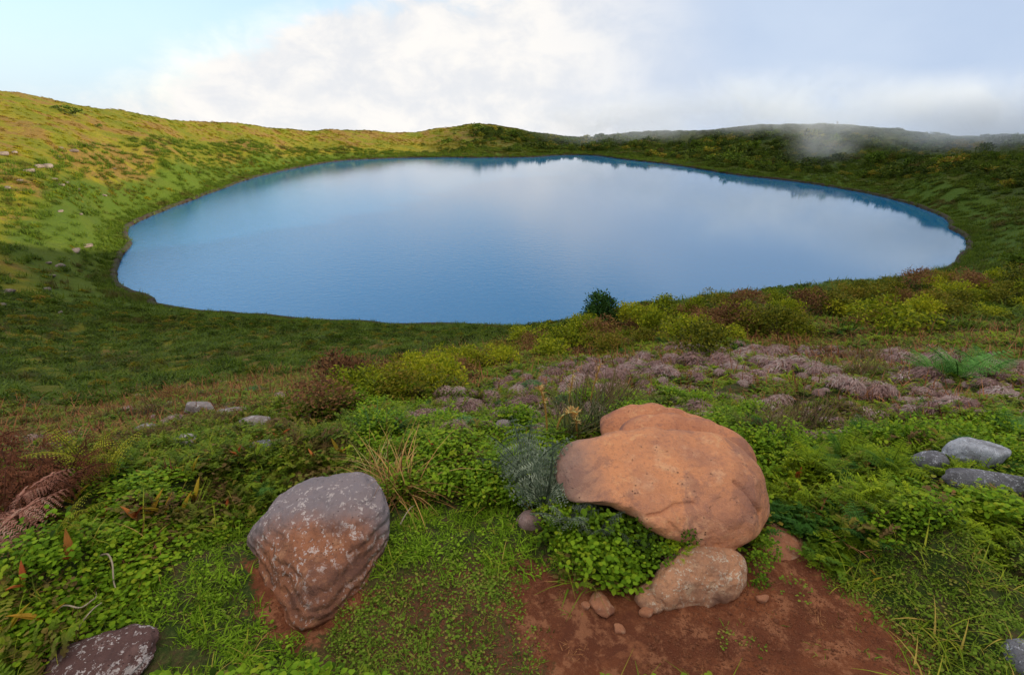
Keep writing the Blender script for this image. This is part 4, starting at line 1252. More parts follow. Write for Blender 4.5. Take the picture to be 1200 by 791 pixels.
for (ns_, smin_, smax_) in ((30000, 0.0015, 0.0042), (3500, 0.004, 0.008), (260, 0.007, 0.014)):
    cx_ = rng.uniform(-0.9, 1.7, ns_); cy_ = rng.uniform(0.75, 2.2, ns_)
    s_ok = (np.minimum(poly_dist(cx_, cy_, DIRT), np.minimum(poly_dist(cx_, cy_, FOOT), poly_dist(cx_, cy_, SPARSE) + 0.05)) < 0.03) & (fbm(cx_ * 3, cy_ * 3, 3, 12) > 0.42)
    cover('soil_crumbs', c_crumb, 4, cx_[s_ok], cy_[s_ok], smin_, smax_)
sel_turf = ok & ((is_sparse & (u < 0.2 + 0.8 * sstep(nz2, 0.32, 0.58))) | (on_dirt & (u < 0.035)) | (low_right & ~on_dirt & (u < 0.75)))
cover('sparse_turf', c_turf, 4, x[sel_turf], y[sel_turf], 0.7, 1.3)
lit_ = ok & on_dirt & (u > 0.975)
cover('dead_litter', c_litter, 3, x[lit_], y[lit_], 0.25, 0.5, hs=(0.2, 0.4))
sel_grass = ok & is_grass & (u < 0.85)
cover('grass', c_grass, 6, x[sel_grass], y[sel_grass], np.clip(0.55 + 0.15 * r_[sel_grass], 0.6, 1.1), 1.0)
rest = ok & (~on_dirt) & (~is_sparse) & (~is_grass) & (~low_right)
nm2 = fbm(x * 1.3, y * 1.3, 3, 171)
heathy = rest & (px_ > 500) & (py_ > 440) & (py_ < np.interp(px_, [500, 640, 690, 880, 900, 1000, 1060, 1210], [500, 512, 470, 470, 545, 520, 500, 520]) + (nm2 - 0.5) * 40)
c_mauve = proto_collection('proto_mauve', [with_mat(mound_mesh(230 + k, R=0.07, n_=170, H=0.8, w_=0.005), M_mauve) for k in range(4)])
sel = heathy & (nm2 > 0.42) & (u < 0.28)
cover('dried_mauve_heath', c_mauve, 4, x[sel], y[sel], 0.7, 1.4)
sel = heathy & (u > 0.35) & (u < 0.85)
cover('low_heath', c_mixed, 7, x[sel], y[sel], 0.7, 1.2)
rest = rest & ~heathy
back = py_ < 590 + (nz - 0.5) * 70                     # from here outwards the cover is mixed with heath
left_leafy = rest & ~right & ~(back & (px_ < 420))
sel = left_leafy & (u > 0.8) & (nz2 > 0.45)
cover('mixed_low_plants', c_mixed, 7, x[sel], y[sel], 0.7, 1.3)
sel = left_leafy & (u > 0.6) & (nz > 0.5)
cover('long_grass', c_long, 3, x[sel][::3], y[sel][::3], 0.7, 1.3)
sel = right & ~on_dirt & ok & (u > 0.6) & (nz > 0.42)
cover('long_grass', c_long, 3, x[sel][::4], y[sel][::4], 0.6, 1.2)
sel = rest & (px_ > 420) & (px_ < 1300) & (u > 0.9)
cover('mixed_low_plants', c_mixed, 7, x[sel], y[sel], 0.8, 1.6)
sel = is_grass & ok & (u > 0.9)
cover('long_grass', c_long, 3, x[sel][::3], y[sel][::3], 0.45, 0.8)
sel = left_leafy & (u < 0.8)
cover('leafy_ground_cover', c_round, 5, x[sel], y[sel], 0.8, 1.25, hs=(0.8, 1.5), hn=(2.2, 0.6, 1.5))
rg = rest & right
sel = rg & (nz2 < 0.40) & (u < 0.8)
cover('leafy_ground_cover', c_round, 5, x[sel], y[sel], 0.8, 1.3, hs=(0.8, 1.6), hn=(2.2, 0.5, 1.8))
sel = rg & (nz2 >= 0.40) & (u < 0.7)
cover('bright_green_sprays', c_spray, 5, x[sel], y[sel], 0.7, 1.2)
sel = rest & ~right & back & (px_ < 420) & (u < 0.75)
cover('low_heath', c_mixed, 7, x[sel], y[sel], 0.8, 1.4)
sel = rest & (u > 0.93)
cover('dead_litter', c_litter, 3, x[sel], y[sel], 0.7, 1.2)
# extra fine turf where the cover is low
x, y = ring_points(0.8, 2.9, 1500)
px_, py_ = pix(x, y)
nz = fbm(x * 1.6, y * 1.6, 3, 55); nz2 = fbm(x * 4.5, y * 4.5, 3, 56); u = rng.uniform(0, 1, len(x))
dD = poly_dist(x, y, DIRT); dS = poly_dist(x, y, SPARSE); dG = poly_dist(x, y, GRASS)
bare = np.minimum(dD, poly_dist(x, y, FOOT)) + (nz2 - 0.5) * 0.22 < 0.0
spz = (dS + (nz2 - 0.5) * 0.3 < 0) & ~bare
sel = keep(x, y) & ~bare & (px_ > -60) & (px_ < 1260) & (((px_ > 860) & (py_ > 645) & (u < 0.8)) | (spz & (u < 0.15 + 0.6 * sstep(nz, 0.36, 0.58))) | ((dG < 0.1) & (u < 0.10)))
cover('fine_turf', c_turf, 4, x[sel], y[sel], 0.7, 1.4, hs=(0.8, 1.8))
# tufts that stand taller along the edge of the leafy cover
x, y = ring_points(4.2, 13, 75, 84)
px_, py_ = pix(x, y)
nz = fbm(x * 0.6, y * 0.6, 3, 65); u = rng.uniform(0, 1, len(x)); r_ = np.hypot(x, y)
ok = (px_ > -3000) & (px_ < 4200)
mauve = sstep(px_ + (nz - 0.5) * 300, 480, 620)
sel = ok & (u < 0.72 - 0.22 * mauve)
cover('low_heath', c_mixed, 7, x[sel], y[sel], 1.1 + 0.09 * r_[sel], 1.0, hs=(0.4, 0.8))
sel = ok & (u > 0.72) & (nz > 0.45) & (mauve > 0.2)
cover('bright_green_sprays', c_spray, 5, x[sel], y[sel], 1.0 + 0.08 * r_[sel], 1.0, hs=(0.5, 1.0))
sel = ok & (u < 0.3)
cover('dead_litter', c_litter, 3, x[sel], y[sel], 1.4 + 0.12 * r_[sel], 1.0)
q0 = np.interp(px_, [470, 560, 640, 760, 860, 1000, 1100, 1210], [482, 455, 430, 412, 404, 408, 415, 428]); q1 = np.interp(px_, [470, 600, 690, 860, 960, 1060, 1210], [520, 520, 512, 512, 500, 512, 530])
nm_ = fbm(x * 1.3, y * 1.3, 3, 171)
sel = ok & (py_ > q0) & (py_ < q1) & (px_ > 480) & (u < np.clip((nm_ - 0.36) * 5, 0, 1))
cover('dried_mauve_heath', c_mauve, 4, x[sel], y[sel], 0.8 + 0.08 * r_[sel], 1.0)
sel = ok & (py_ > 450) & (px_ < 480) & (u < np.clip((nm_ - 0.60) * 4, 0, 0.5))
cover('dried_mauve_heath', c_mauve, 4, x[sel], y[sel], 0.8 + 0.08 * r_[sel], 1.0)
# slope between the near shelf and the lake
x, y = ring_points(11, 62, 3.6, 75)
z0, sd0 = ground(x, y, False, True)
nz = fbm(x * 0.12, y * 0.12, 3, 75); u = rng.uniform(0, 1, len(x)); r_ = np.hypot(x, y)
land = sd0 > 0.3
sel = land & ((nz > 0.56) & (u < 0.8) | (u < 0.25)) & (sd0 > 5)
cover('slope_heath', c_heath, 5, x[sel], y[sel], 0.22 + 0.010 * r_[sel], 1.0, tilt=0.9, hs=(0.5, 0.9))
sel = land & (u > 0.2)
cover('slope_sedge', c_sedge, 4, x[sel], y[sel], 0.5 + 0.010 * r_[sel], 1.0, tilt=0.5, hs=(0.4, 0.7))
# the rest of the bowl
x, y = ring_points(60, 380, 0.55, 60)
z0, sd0 = ground(x, y, False, True)
t_ = np.arctan2(x, y); rc = np.interp(t_, crth, crr); r_ = np.hypot(x, y)
nz = fbm(x * 0.03, y * 0.03, 4, 85); u = rng.uniform(0, 1, len(x))
land = (sd0 > 0.3) & (r_ < rc + 12)
east = sstep(x + 0.12 * y + (nz - 0.5) * 60, -10, 80)
sel = land & (sd0 < 9 + (22 + 60 * east) * nz) & (u < 0.8)
cover('shore_sedge', c_sedge, 4, x[sel], y[sel], 0.9 + 0.003 * r_[sel], 1.0, tilt=0.3)
nc = fbm(x * 0.09, y * 0.09, 3, 95)
sel = land & (sd0 > 4) & (u < np.clip((nc - 0.36) * 5, 0.22 + 0.3 * east, 0.9))
big = np.exp(rng.normal(0, 0.35, len(x)))
cover('slope_grass_cover', c_slope, 5, x[sel], y[sel], (0.42 + 0.0028 * r_ * (0.5 + east))[sel] * big[sel], 1.0, tilt=0.95, hs=(0.2, 0.55))
sel = land & (sd0 > 9) & ((u < (0.08 + 0.5 * sstep(nc, 0.40, 0.55)) * east) | (u < 0.004)) & (r_ < rc - 14) & (sd0 > 14)
cover('slope_bushes', c_bushy, 5, x[sel], y[sel], (0.9 + 0.0035 * r_[sel]) * big[sel], 1.0, tilt=0.5, hs=(0.6, 1.2))
# a denser fringe exactly on the waterline
k = rng.integers(0, len(shore), 5200); q = shore[k] + nor_[k] * rng.uniform(0.45, 3.0, len(k))[:, None] + rng.normal(0, 0.8, (len(k), 2)) * 0.6
rr_ = np.hypot(q[:, 0], q[:, 1]); sdq = poly_dist(q[:, 0], q[:, 1], SHORE); okq = sdq > 0.15
cover('waterline_rushes', c_sedge, 4, q[okq, 0], q[okq, 1], 0.55 + 0.002 * rr_[okq], 1.0, tilt=0.2)

#PART3
# ------------------------------------------------------------------ countable plants
def put(pts, f):
    q = locate([p_[0] for p_ in pts], [p_[1] for p_ in pts])
    return [f(q[k], *pts[k][2:]) for k in range(len(pts))]


# shrubs on the brow: each a thing of foliage and branches
def shrub_data(seed, mt, n_=1700, R=0.55, H=0.62, leaf=0.052, asp=0.5, lobes=8):
    V_, F_, vr = dome_leaves(seed, n_, R, H, leaf, lobes, asp)
    f = with_mat(mesh_from('foliage', V_, F_, var=vr), mt)
    V_, F_ = twigs(seed, 10, R, H * 0.8)
    b = with_mat(mesh_from('branches', V_, F_), M_twig)
    return f, b


SH = {'lime': [shrub_data(100 + k, M_bush_l) for k in range(3)], 'olive': [shrub_data(110 + k, M_bush_o) for k in range(3)],
      'brown': [shrub_data(120 + k, M_bush_b, 1300, leaf=0.045) for k in range(2)], 'dark': [shrub_data(130, M_bush_d, 3600, 0.55, 0.75, 0.06, 0.42)]}
words_ = {'lime': ('lime green leafy bush growing on the brow above the lake', 'lime green bushes on the brow'),
          'olive': ('olive green twiggy bush growing on the brow above the lake', 'olive bushes on the brow'),
          'brown': ('brown half dead bush growing on the brow above the lake', 'brown bushes on the brow')}


def shrub(q, kind, size, flat=0.75, label=None, group=None, k=0, sink=0.06):
    if q[0] < 0.3 and kind != 'dark': size *= 0.66
    e = empty('bush', (q[0], q[1], q[2] - sink * size), random.uniform(0, 6.28))
    d = SH[kind][k % len(SH[kind])]
    new_obj('foliage', d[0], None, e); new_obj('branches', d[1], None, e)
    e.scale = (size, size, size * flat)
    lb, gr = words_.get(kind, (None, None))
    tag(e, label or lb, 'bush', group or (None if label else gr))
    return e


random.seed(5)
brow = [(372, 458), (410, 452), (450, 446), (500, 432), (545, 425), (590, 410), (640, 396), (700, 386), (760, 373), (830, 362), (900, 356), (1000, 345), (1100, 336), (1200, 330)]
bx = np.array([b[0] for b in brow]); by = np.array([b[1] for b in brow])
lst = []
for row, (dy, n_, s0) in enumerate([(4, 34, 0.95), (16, 32, 0.9), (29, 28, 0.85), (43, 20, 0.8)]):
    for k in range(n_):
        px = 372 + (k + random.uniform(0.1, 0.9)) / n_ * 850
        if row >= 2 and px < 700 and not (430 < px < 520): continue
        if row == 3 and px < 800: continue
        py = np.interp(px, bx, by) + dy + random.uniform(-5, 5)
        u_ = random.random()
        kind = 'lime' if u_ < 0.45 else ('olive' if u_ < 0.8 else 'brown')
        if px < 430 and u_ > 0.3: kind = 'brown' if u_ > 0.6 else 'olive'
        lst.append((px, py, kind, s0 * random.uniform(0.8, 1.35), random.uniform(0.6, 0.95), row, None, random.randrange(3)))
ROWN = ['from left in hindmost row', 'from left in second row', 'from left in third row', 'from left in front row']
SHADE = {'lime': 'lime green leafy bush on the brow, ', 'olive': 'olive twiggy bush on the brow, ', 'brown': 'half dead brown bush on the brow, '}
for kk in ('lime', 'olive', 'brown'):
    for rw in range(4):
        ids = sorted([k for k, v in enumerate(lst) if v[2] == kk and v[5] == rw], key=lambda k: lst[k][0])
        for n_, k in enumerate(ids):
            v = lst[k]; lst[k] = v[:5] + (SHADE[kk] + ORD[n_] + ' ' + ROWN[rw], words_[kk][1], v[7])
put(lst, shrub)
put([(410, 460, 'olive', 0.75, 0.7, 'wide olive bush with reddish stems at the left end of the brow', None, 0),
     (480, 458, 'lime', 0.95, 0.8, 'big rounded yellow green bush on the brow left of centre', None, 1),
     (520, 440, 'lime', 0.75, 0.8, 'yellow green bush just right of the big rounded one', None, 2),
     (560, 432, 'olive', 0.9, 0.8, 'olive bush with yellow tips between two brighter bushes', None, 1),
     (650, 420, 'lime', 1.0, 0.7, 'bright bush with yellow tips on the brow below the dark round shrub', None, 0),
     (708, 388, 'dark', 1.2, 1.0, 'single dark green rounded shrub standing alone against the lake', None, 0),
     (813, 415, 'olive', 1.05, 0.9, 'rounded olive bush with brown side behind the big boulder', None, 2),
     (206, 470, 'brown', 0.75, 0.9, 'small dark brown bush at the foot of the shaded slope', None, 0),
     (1050, 392, 'lime', 1.5, 0.7, 'wide bright lime bush on the right part of the brow', None, 1)], shrub)

# dried fern cushions
MO = [with_mat(mound_mesh(200 + k), M_mauve) for k in range(5)]
MG = [with_mat(mound_mesh(210 + k, w_=0.008), M_sage) for k in range(2)]
mauve_px = []
tries = 0
while len(mauve_px) < 250 and tries < 20000:
    tries += 1
    px = random.uniform(470, 1210); py = random.uniform(402, 515)
    top_ = np.interp(px, [500, 560, 640, 760, 860, 1000, 1100, 1210], [480, 455, 432, 416, 408, 412, 425, 440])
    bot = np.interp(px, [500, 600, 690, 860, 960, 1060, 1210], [512, 515, 500, 498, 478, 490, 505])
    if py < top_ or py > bot: continue
    if vnoise(np.array(px / 42), np.array(py / 20), 3) < 0.32: continue
    s_ = (py - 380) / 110
    if any(abs(px - a) < 13 * s_ + 4 and abs(py - b) < 6 * s_ + 2 for a, b in mauve_px): continue
    mauve_px.append((px, py))
GRN = []
def mound(q, k=0, s=1.0, green=False, label=None):
    s = s * 0.70 * random.uniform(0.6, 1.45)
    o = new_obj('fern_cushion', (MG if green else MO)[k % (2 if green else 5)], loc=(q[0], q[1], q[2] + 0.02))
    o.rotation_euler = (random.uniform(-0.15, 0.15), random.uniform(-0.15, 0.15), random.uniform(0, 6.28)); o.scale = (s * random.uniform(0.9, 1.3), s, s * random.uniform(0.7, 1.1))
    if label: tag(o, label, 'cushion plant')
    elif green:
        GRN.append(o); tag(o, None, 'cushion plant', 'blue green cushion plants')
    else: tag(o, 'dried pinkish mauve fern cushion on the shelf behind the orange boulder', 'cushion plant', 'dried mauve fern cushions')
    return o
put([(a, b, k, random.uniform(0.75, 1.3) * (0.75 + 0.5 * (b < 450))) for k, (a, b) in enumerate(mauve_px)], mound)
put([(500, 494, 0, .8), (530, 500, 1, .8), (545, 480, 2, .9), (520, 476, 3, 1.0), (350, 484, 1, .8), (392, 490, 2, .6), (330, 474, 0, .9), (420, 480, 4, .6), (180, 492, 0, .7), (205, 500, 3, .6), (360, 500, 0, .5), (270, 505, 2, .5), (150, 485, 3, .8), (1000, 560, 1, .5), (940, 548, 2, .55), (1170, 470, 0, 1.2)], mound)
put([(500, 480, 0, .9, True), (575, 465, 1, .9, True), (610, 500, 0, .8, True), (625, 462, 1, .9, True), (300, 462, 0, 1.2, True), (250, 470, 1, 1.1, True), (225, 463, 0, 1.2, True), (545, 505, 1, .7, True), (660, 480, 0, .8, True), (70, 470, 1, 1.2, True), (110, 468, 0, 1.2, True), (30, 480, 1, 1.1, True), (640, 448, 0, .9, True), (590, 480, 1, .8, True)], mound)

for n_, o in enumerate(sorted(GRN, key=lambda o: math.atan2(o.location.x, o.location.y))):
    o['label'] = 'soft blue green feathery cushion plant in the low heath, ' + ORD[n_] + ' from the left'
# tufts and small bushes between them
def tuft_mesh(seed, n_, L0, w_, elo, droop, R=0.05):
    return clump_blades(seed, n_, R, L0, w_, seg=5, droop=droop, elo=elo, name='tuft')
T_straw = with_mat(tuft_mesh(301, 150, 0.30, 0.0055, 0.75, 1.9), M_straw)
T_dark = with_mat(tuft_mesh(302, 170, 0.30, 0.009, 0.5, 0.7, 0.1), leaf_mat('dark_heath_tuft', [(0.04, 0.035, 0.025), (0.09, 0.07, 0.045), (0.10, 0.12, 0.04)], 0.7, 0.2))
T_green = with_mat(tuft_mesh(303, 80, 0.26, 0.014, 0.6, 0.6, 0.07), leaf_mat('deep_green_blades', [(0.02, 0.08, 0.03), (0.05, 0.15, 0.05), (0.10, 0.21, 0.07)], 0.5, 0.25))
T_rush = with_mat(tuft_mesh(304, 90, 0.42, 0.012, 1.0, 0.4, 0.1), leaf_mat('tall_grey_green_blades', [(0.05, 0.08, 0.045), (0.10, 0.14, 0.07), (0.24, 0.2, 0.06)], 0.6, 0.25))


def tuft(q, me_, s, label, cat='grass tuft', name='grass_tuft', rz=0.0, group=None):
    o = new_obj(name, me_, loc=(q[0], q[1], q[2] - 0.01)); o.scale = (s, s, s); o.rotation_euler = (0, 0, rz)
    tag(o, label, cat, group); return o


put([(468, 584, T_straw, 1.35, 'blond dry grass tussock leaning over the grey topped boulder'),
     (442, 566, T_straw, 0.9, 'small dry grass tuft behind the grey topped boulder'),
     (445, 512, T_green, 0.9, 'deep green bladed tuft in the heath behind the blond tussock'),
     (462, 516, T_green, 0.6, 'smaller deep green tuft beside the larger one'),
     (290, 598, T_green, 0.3, 'low green rosette in the leaves left of the grey topped boulder'),
     (668, 515, T_rush, 0.8, 'tall grey green tuft with orange stalks left of the orange boulder'),
     (698, 506, T_rush, 0.75, 'tall dark tuft just behind the left shoulder of the orange boulder'),
     (688, 492, T_dark, 1.4, 'brownish green heath tuft behind the tall stalks'),
     (720, 486, T_dark, 1.4, 'brown heath tuft touching the back of the orange boulder'),
     (650, 502, T_rush, 0.7, 'grey green tuft at the foot of the orange stalks'),
     (945, 512, T_dark, 1.2, 'dark heath tuft right behind the orange boulder'),
     (905, 515, T_dark, 0.8, 'smaller dark heath tuft close to the right shoulder of the boulder'),
     (880, 520, T_dark, 0.7, 'grey heath tuft against the boulder shoulder'),
     (1010, 445, T_dark, 1.3, 'dark spiky tuft among the mauve cushions'),
     (1020, 425, T_dark, 1.0, 'dark spiky tuft behind the mauve cushions'),
     (175, 490, T_dark, 0.9, 'brown heath tuft below the small dark bush')], tuft)

# upright stalks
def tube(pts, rad, sides=5):
    pts = np.asarray(pts, float); n_ = len(pts)
    rad = np.broadcast_to(rad, (n_,))
    Vt = []
    for k in range(n_):
        d = unit(pts[min(k + 1, n_ - 1)] - pts[max(k - 1, 0)])
        a = unit(np.cross(d, [0.3, 0.9, 0.2])); b = np.cross(d, a)
        for s in range(sides):
            q = 2 * math.pi * s / sides
            Vt.append(pts[k] + (a * math.cos(q) + b * math.sin(q)) * rad[k])
    f = [[k * sides + s, k * sides + (s + 1) % sides, (k + 1) * sides + (s + 1) % sides, (k + 1) * sides + s] for k in range(n_ - 1) for s in range(sides)]
    return np.array(Vt), np.array(f)


M_stalk = twig_mat('orange_stalk', (0.50, 0.26, 0.05))
def stalk(q, h, lean, label, curl=0.0):
    e = empty('dry_stalk', q)
    s = np.linspace(0, 1, 8)
    pts = np.stack([lean * s ** 2, 0.02 * np.sin(s * 5), h * s - curl * s ** 4], 1)
    V_, F_ = tube(pts, 0.006 * (1.2 - 0.5 * s)); new_obj('stem', mesh_from('stem', V_, F_), M_stalk, e)
    g = np.random.default_rng(int(h * 1000))
    k = 34
    ss = g.uniform(0.6, 1.0, k)
    b = np.stack([lean * ss ** 2, 0 * ss, h * ss - curl * ss ** 4], 1)
    V_, F_ = strips(b, rdir(g, k, 0.0, 1.2), (0, 0, -0.2), 0.035, 0.010, 2, [0.6, 1, 0.2])
    new_obj('seed_head', mesh_from('seed_head', V_, F_, var=per_leaf(g, k, 2)), M_straw, e)
    tag(e, label, 'stalk')
put([(641, 522, 0.46, -0.06, 'tall orange brown stalk curling over left of the tall tufts', 0.06), (665, 500, 0.44, 0.02, 'straight yellow stalk rising from the tall tuft'),
     (691, 490, 0.46, 0.05, 'brown stalk leaning right behind the orange boulder'), (676, 520, 0.25, -0.03, 'short yellow stalk bending beside the orange boulder', 0.05), (652, 515, 0.3, 0.12, 'low arching straw coloured stalk by the tall tuft', 0.12)], stalk)


# ferns: each frond a part
def frond_mesh(seed, L=0.4, pairs=13, wid=0.16, droop=0.9, curl=0.0, sub=8, ragged=0.0, e0=1.0):
    g = np.random.default_rng(seed)
    s = np.linspace(0, 1, 14)
    # spine in the x-z plane
    ang = e0 - droop * s - curl * s ** 3
    ds = L / 13
    xs = np.concatenate([[0], np.cumsum(np.cos(ang[:-1]) * ds)]); zs = np.concatenate([[0], np.cumsum(np.sin(ang[:-1]) * ds)])
    spine = np.stack([xs, np.zeros(14), zs], 1)
    parts = []
    V_, F_ = tube(spine, 0.0028 * (1.3 - s) + 0.0006, 4); parts.append((V_, F_, 0.15))
    for p_ in range(pairs):
        f = 0.16 + 0.82 * p_ / (pairs - 1)
        c = np.array([np.interp(f, s, xs), 0, np.interp(f, s, zs)])
        a = np.interp(f, s, ang); tang = np.array([math.cos(a), 0, math.sin(a)])
        wl = wid * math.sin(math.pi * min(1, (f * 0.86 + 0.14)) ** 0.8) ** 0.8 * g.uniform(0.85, 1.1) + 0.006
        for sg in (-1, 1):
            if ragged and g.uniform() < ragged * 0.35: continue
            dv = unit(np.array([tang[0] * 0.45, sg, tang[2] * 0.45 - 0.15 - ragged * g.uniform(0, 0.7)]))
            nrm = unit(np.cross(dv, tang))
            m_ = sub
            q = np.linspace(0.05, 1, m_)
            pts = c + dv * (q * wl)[:, None] + np.array([0, 0, -0.25 * wl * (1 + ragged)]) * (q ** 2)[:, None]
            inpl = unit(np.cross(nrm, dv))
            base = np.repeat(pts, 2, 0)
            sgn = np.where(np.arange(2 * m_) % 2 == 0, 1.0, -1.0)[:, None]
            dirs = inpl * sgn + dv * 0.5 + g.normal(size=(2 * m_, 3)) * (0.08 + 0.3 * ragged)
            LL = np.repeat((1.05 - 0.75 * q), 2) * wl * 0.17 + 0.002
            V_, F_ = strips(base, dirs, (0, 0, -0.2), LL, wl / m_ * 0.8, 1, [1, 0.35], side=np.tile(dv, (2 * m_, 1)))
            parts.append((V_, F_, np.repeat(g.uniform(0, 1), len(F_)) * 0.5 + g.uniform(0, 0.5, len(F_))))
    V_, F_, vr = join(parts)
    return mesh_from('frond', V_, F_, var=vr)


FR = {}
def fronds_for(key, mt, seed, **kw):
    FR[key] = [with_mat(frond_mesh(seed + k, **kw), mt) for k in range(3)]
fronds_for('green', M_fern, 400, L=0.30, wid=0.075, droop=0.9)
fronds_for('silver', M_silver, 410, L=0.32, wid=0.08, droop=1.0, e0=1.4, ragged=0.45)
fronds_for('yellow', M_yfern, 420, L=0.40, wid=0.05, pairs=18, sub=4, droop=1.4, e0=1.35)
fronds_for('pink', M_pink, 430, L=0.42, wid=0.11, pairs=17, sub=11, droop=1.2, ragged=0.55, e0=0.9)
fronds_for('rust', M_rust, 440, L=0.32, wid=0.10, pairs=17, droop=1.5, curl=0.5, ragged=0.8, e0=1.35)
fronds_for('lime', M_lime, 450, L=0.30, wid=0.07, droop=1.0, e0=1.1)


def fern(q, key, n_, size, label, rz=None, spread=6.28, group=None, lift=0.0):
    if key == 'pink': lift = 0.12; size *= 0.8
    if key == 'silver': lift = 0.05; size *= 1.25
    if key in ('lime', 'green', 'yellow') and q[1] < 4: lift = 0.03
    if key == 'rust': size *= 0.95; lift = 0.03
    e = empty('fern', (q[0], q[1], q[2] - 0.01 + lift), 0)
    a0 = random.uniform(0, 6.28) if rz is None else RAD(rz) - spread / 2
    for k in range(n_):
        o = new_obj('frond', FR[key][k % 3], None, e)
        o.rotation_euler = (random.uniform(-0.25, 0.25), random.uniform(-0.2, 0.25), a0 + spread * (k + 0.5) / n_ + random.uniform(-0.25, 0.25))
        f = size * random.uniform(0.8, 1.2); o.scale = (f, f, f)
    tag(e, label, 'fern', group)
    return e


put([(20, 640, 'pink', 4, 0.85, 'bleached pink dead fern at the left edge with broad fronds', -10, 2.2),
     (-5, 690, 'pink', 3, 0.9, 'bleached brown dead fern fronds low at the left edge below the pink one', 20, 1.4),
     (15, 620, 'rust', 8, 0.9, 'curled rust brown dead fern behind the bleached pink fronds', None, 6.28),
     (52, 600, 'rust', 9, 0.85, 'rust brown dead fern in the middle of the dead clump'),
     (85, 575, 'rust', 9, 0.8, 'rust brown dead fern at the right side of the dead clump'),
     (25, 580, 'rust', 10, 0.9, 'dark red brown dead fern rising at the back of the dead clump'),
     (60, 545, 'rust', 9, 0.9, 'brown withered fern furthest back in the dead clump'),
     (-20, 560, 'rust', 9, 1.0, 'large brown withered fern cut off by the left edge'),
     (110, 545, 'rust', 8, 0.7, 'small withered fern beside the yellow green fern'),
     (130, 575, 'yellow', 5, 0.8, 'yellow green fern with long arching fronds rising from brown stems', 100, 3.0),
     (105, 560, 'yellow', 4, 0.75, 'second yellow green fern just behind the first'),
     (75, 640, 'yellow', 4, 0.55, 'olive fern lying beside the bleached pink fern', 10, 2.0),
     (290, 592, 'green', 5, 0.55, 'small blue green fern in the leaves above the grassy patch', 90, 3.0),
     (5, 672, 'green', 4, 0.6, 'fresh green fern at the left edge in front of the dead ferns', 30, 2.5),
     (636, 606, 'silver', 8, 0.85, 'silvery blue fern standing left of the orange boulder', 100, 4.0),
     (620, 588, 'silver', 8, 0.85, 'taller silvery fern behind the one beside the orange boulder', 100, 4.0),
     (664, 632, 'silver', 7, 0.6, 'silvery fern sprawling along the lower left edge of the orange boulder', -60, 4.0),
     (700, 640, 'silver', 6, 0.5, 'grey green fern under the overhang of the orange boulder', -80, 3.2),
     (740, 660, 'silver', 5, 0.4, 'small grey green fern in the plants under the boulder', -80, 3.2),
     (985, 545, 'lime', 8, 0.75, 'bright yellow green fern right of the orange boulder with arching tips'),
     (1010, 530, 'lime', 7, 0.7, 'lime fern just behind the arching one on the right'),
     (950, 550, 'lime', 6, 0.6, 'low lime fern near the shoulder of the orange boulder'),
     (1040, 555, 'lime', 6, 0.7, 'lime fern beside the mottled grey rock'),
     (1020, 600, 'lime', 6, 0.6, 'lime fern in front of the long dark ledge'),
     (1120, 450, 'green', 8, 1.6, 'broad green fern patch among mauve cushions at the right', None),
     (1095, 440, 'green', 8, 1.4, 'green fern left of the broad fern patch'),
     (1155, 440, 'green', 7, 1.4, 'green fern behind the broad fern patch'),
     (1180, 520, 'green', 7, 0.8, 'green fern beside the pale topped grey rock'),
     (1010, 640, 'green', 6, 0.5, 'dark green fern in the shady hollow right of the boulder')], fern)

# leafy plants under the overhang
def leafy_mesh(seed, n_, R, H, leaf):
    g = np.random.default_rng(seed)
    d = rdir(g, n_, -0.3, 1.4); rr = g.uniform(0.35, 1, n_) ** 0.6
    b = d * rr[:, None] * [R, R, H] + [0, 0, H * 0.25]
    dd = unit(d * 0.8 + g.normal(size=(n_, 3)) * 0.5)
    L = leaf * g.uniform(0.6, 1.25, n_)
    V_, F_ = strips(b, dd, (0, 0, -0.7), L, L * 0.8, 3, ROUND)
    return mesh_from('leaves', V_, F_, var=per_leaf(g, n_, 3))


M_under = leaf_mat('shade_toned_broad_leaves', [(0.025, 0.08, 0.006), (0.06, 0.15, 0.010), (0.13, 0.26, 0.015)], 0.45, 0.3)  # greens darkened to paint in the shade below the boulder
LV = [with_mat(leafy_mesh(500 + k, 200, 0.12, 0.12, 0.024), M_under) for k in range(2)] + [with_mat(leafy_mesh(505, 90, 0.11, 0.12, 0.034), M_under)] + [with_mat(clump_spray(506, 40, 0.10, 0.13), M_lime)]
VB = [with_mat(mesh_from('stems', *twigs(510 + k, 8, 0.1, 0.13, 0.005)), M_twig) for k in range(2)]
def leafy(q, s, label, lift=0.0, k=0, depth=None):
    e = empty('leafy_plant', (q[0], q[1], q[2] + lift), random.uniform(0, 6))
    s *= 0.76; q = q - np.array([0, 0, 0.012])
    new_obj('leaves', LV[k % 4], None, e); new_obj('stems', VB[k % 2], None, e)
    e.scale = (s, s, s); tag(e, label, 'plant'); return e
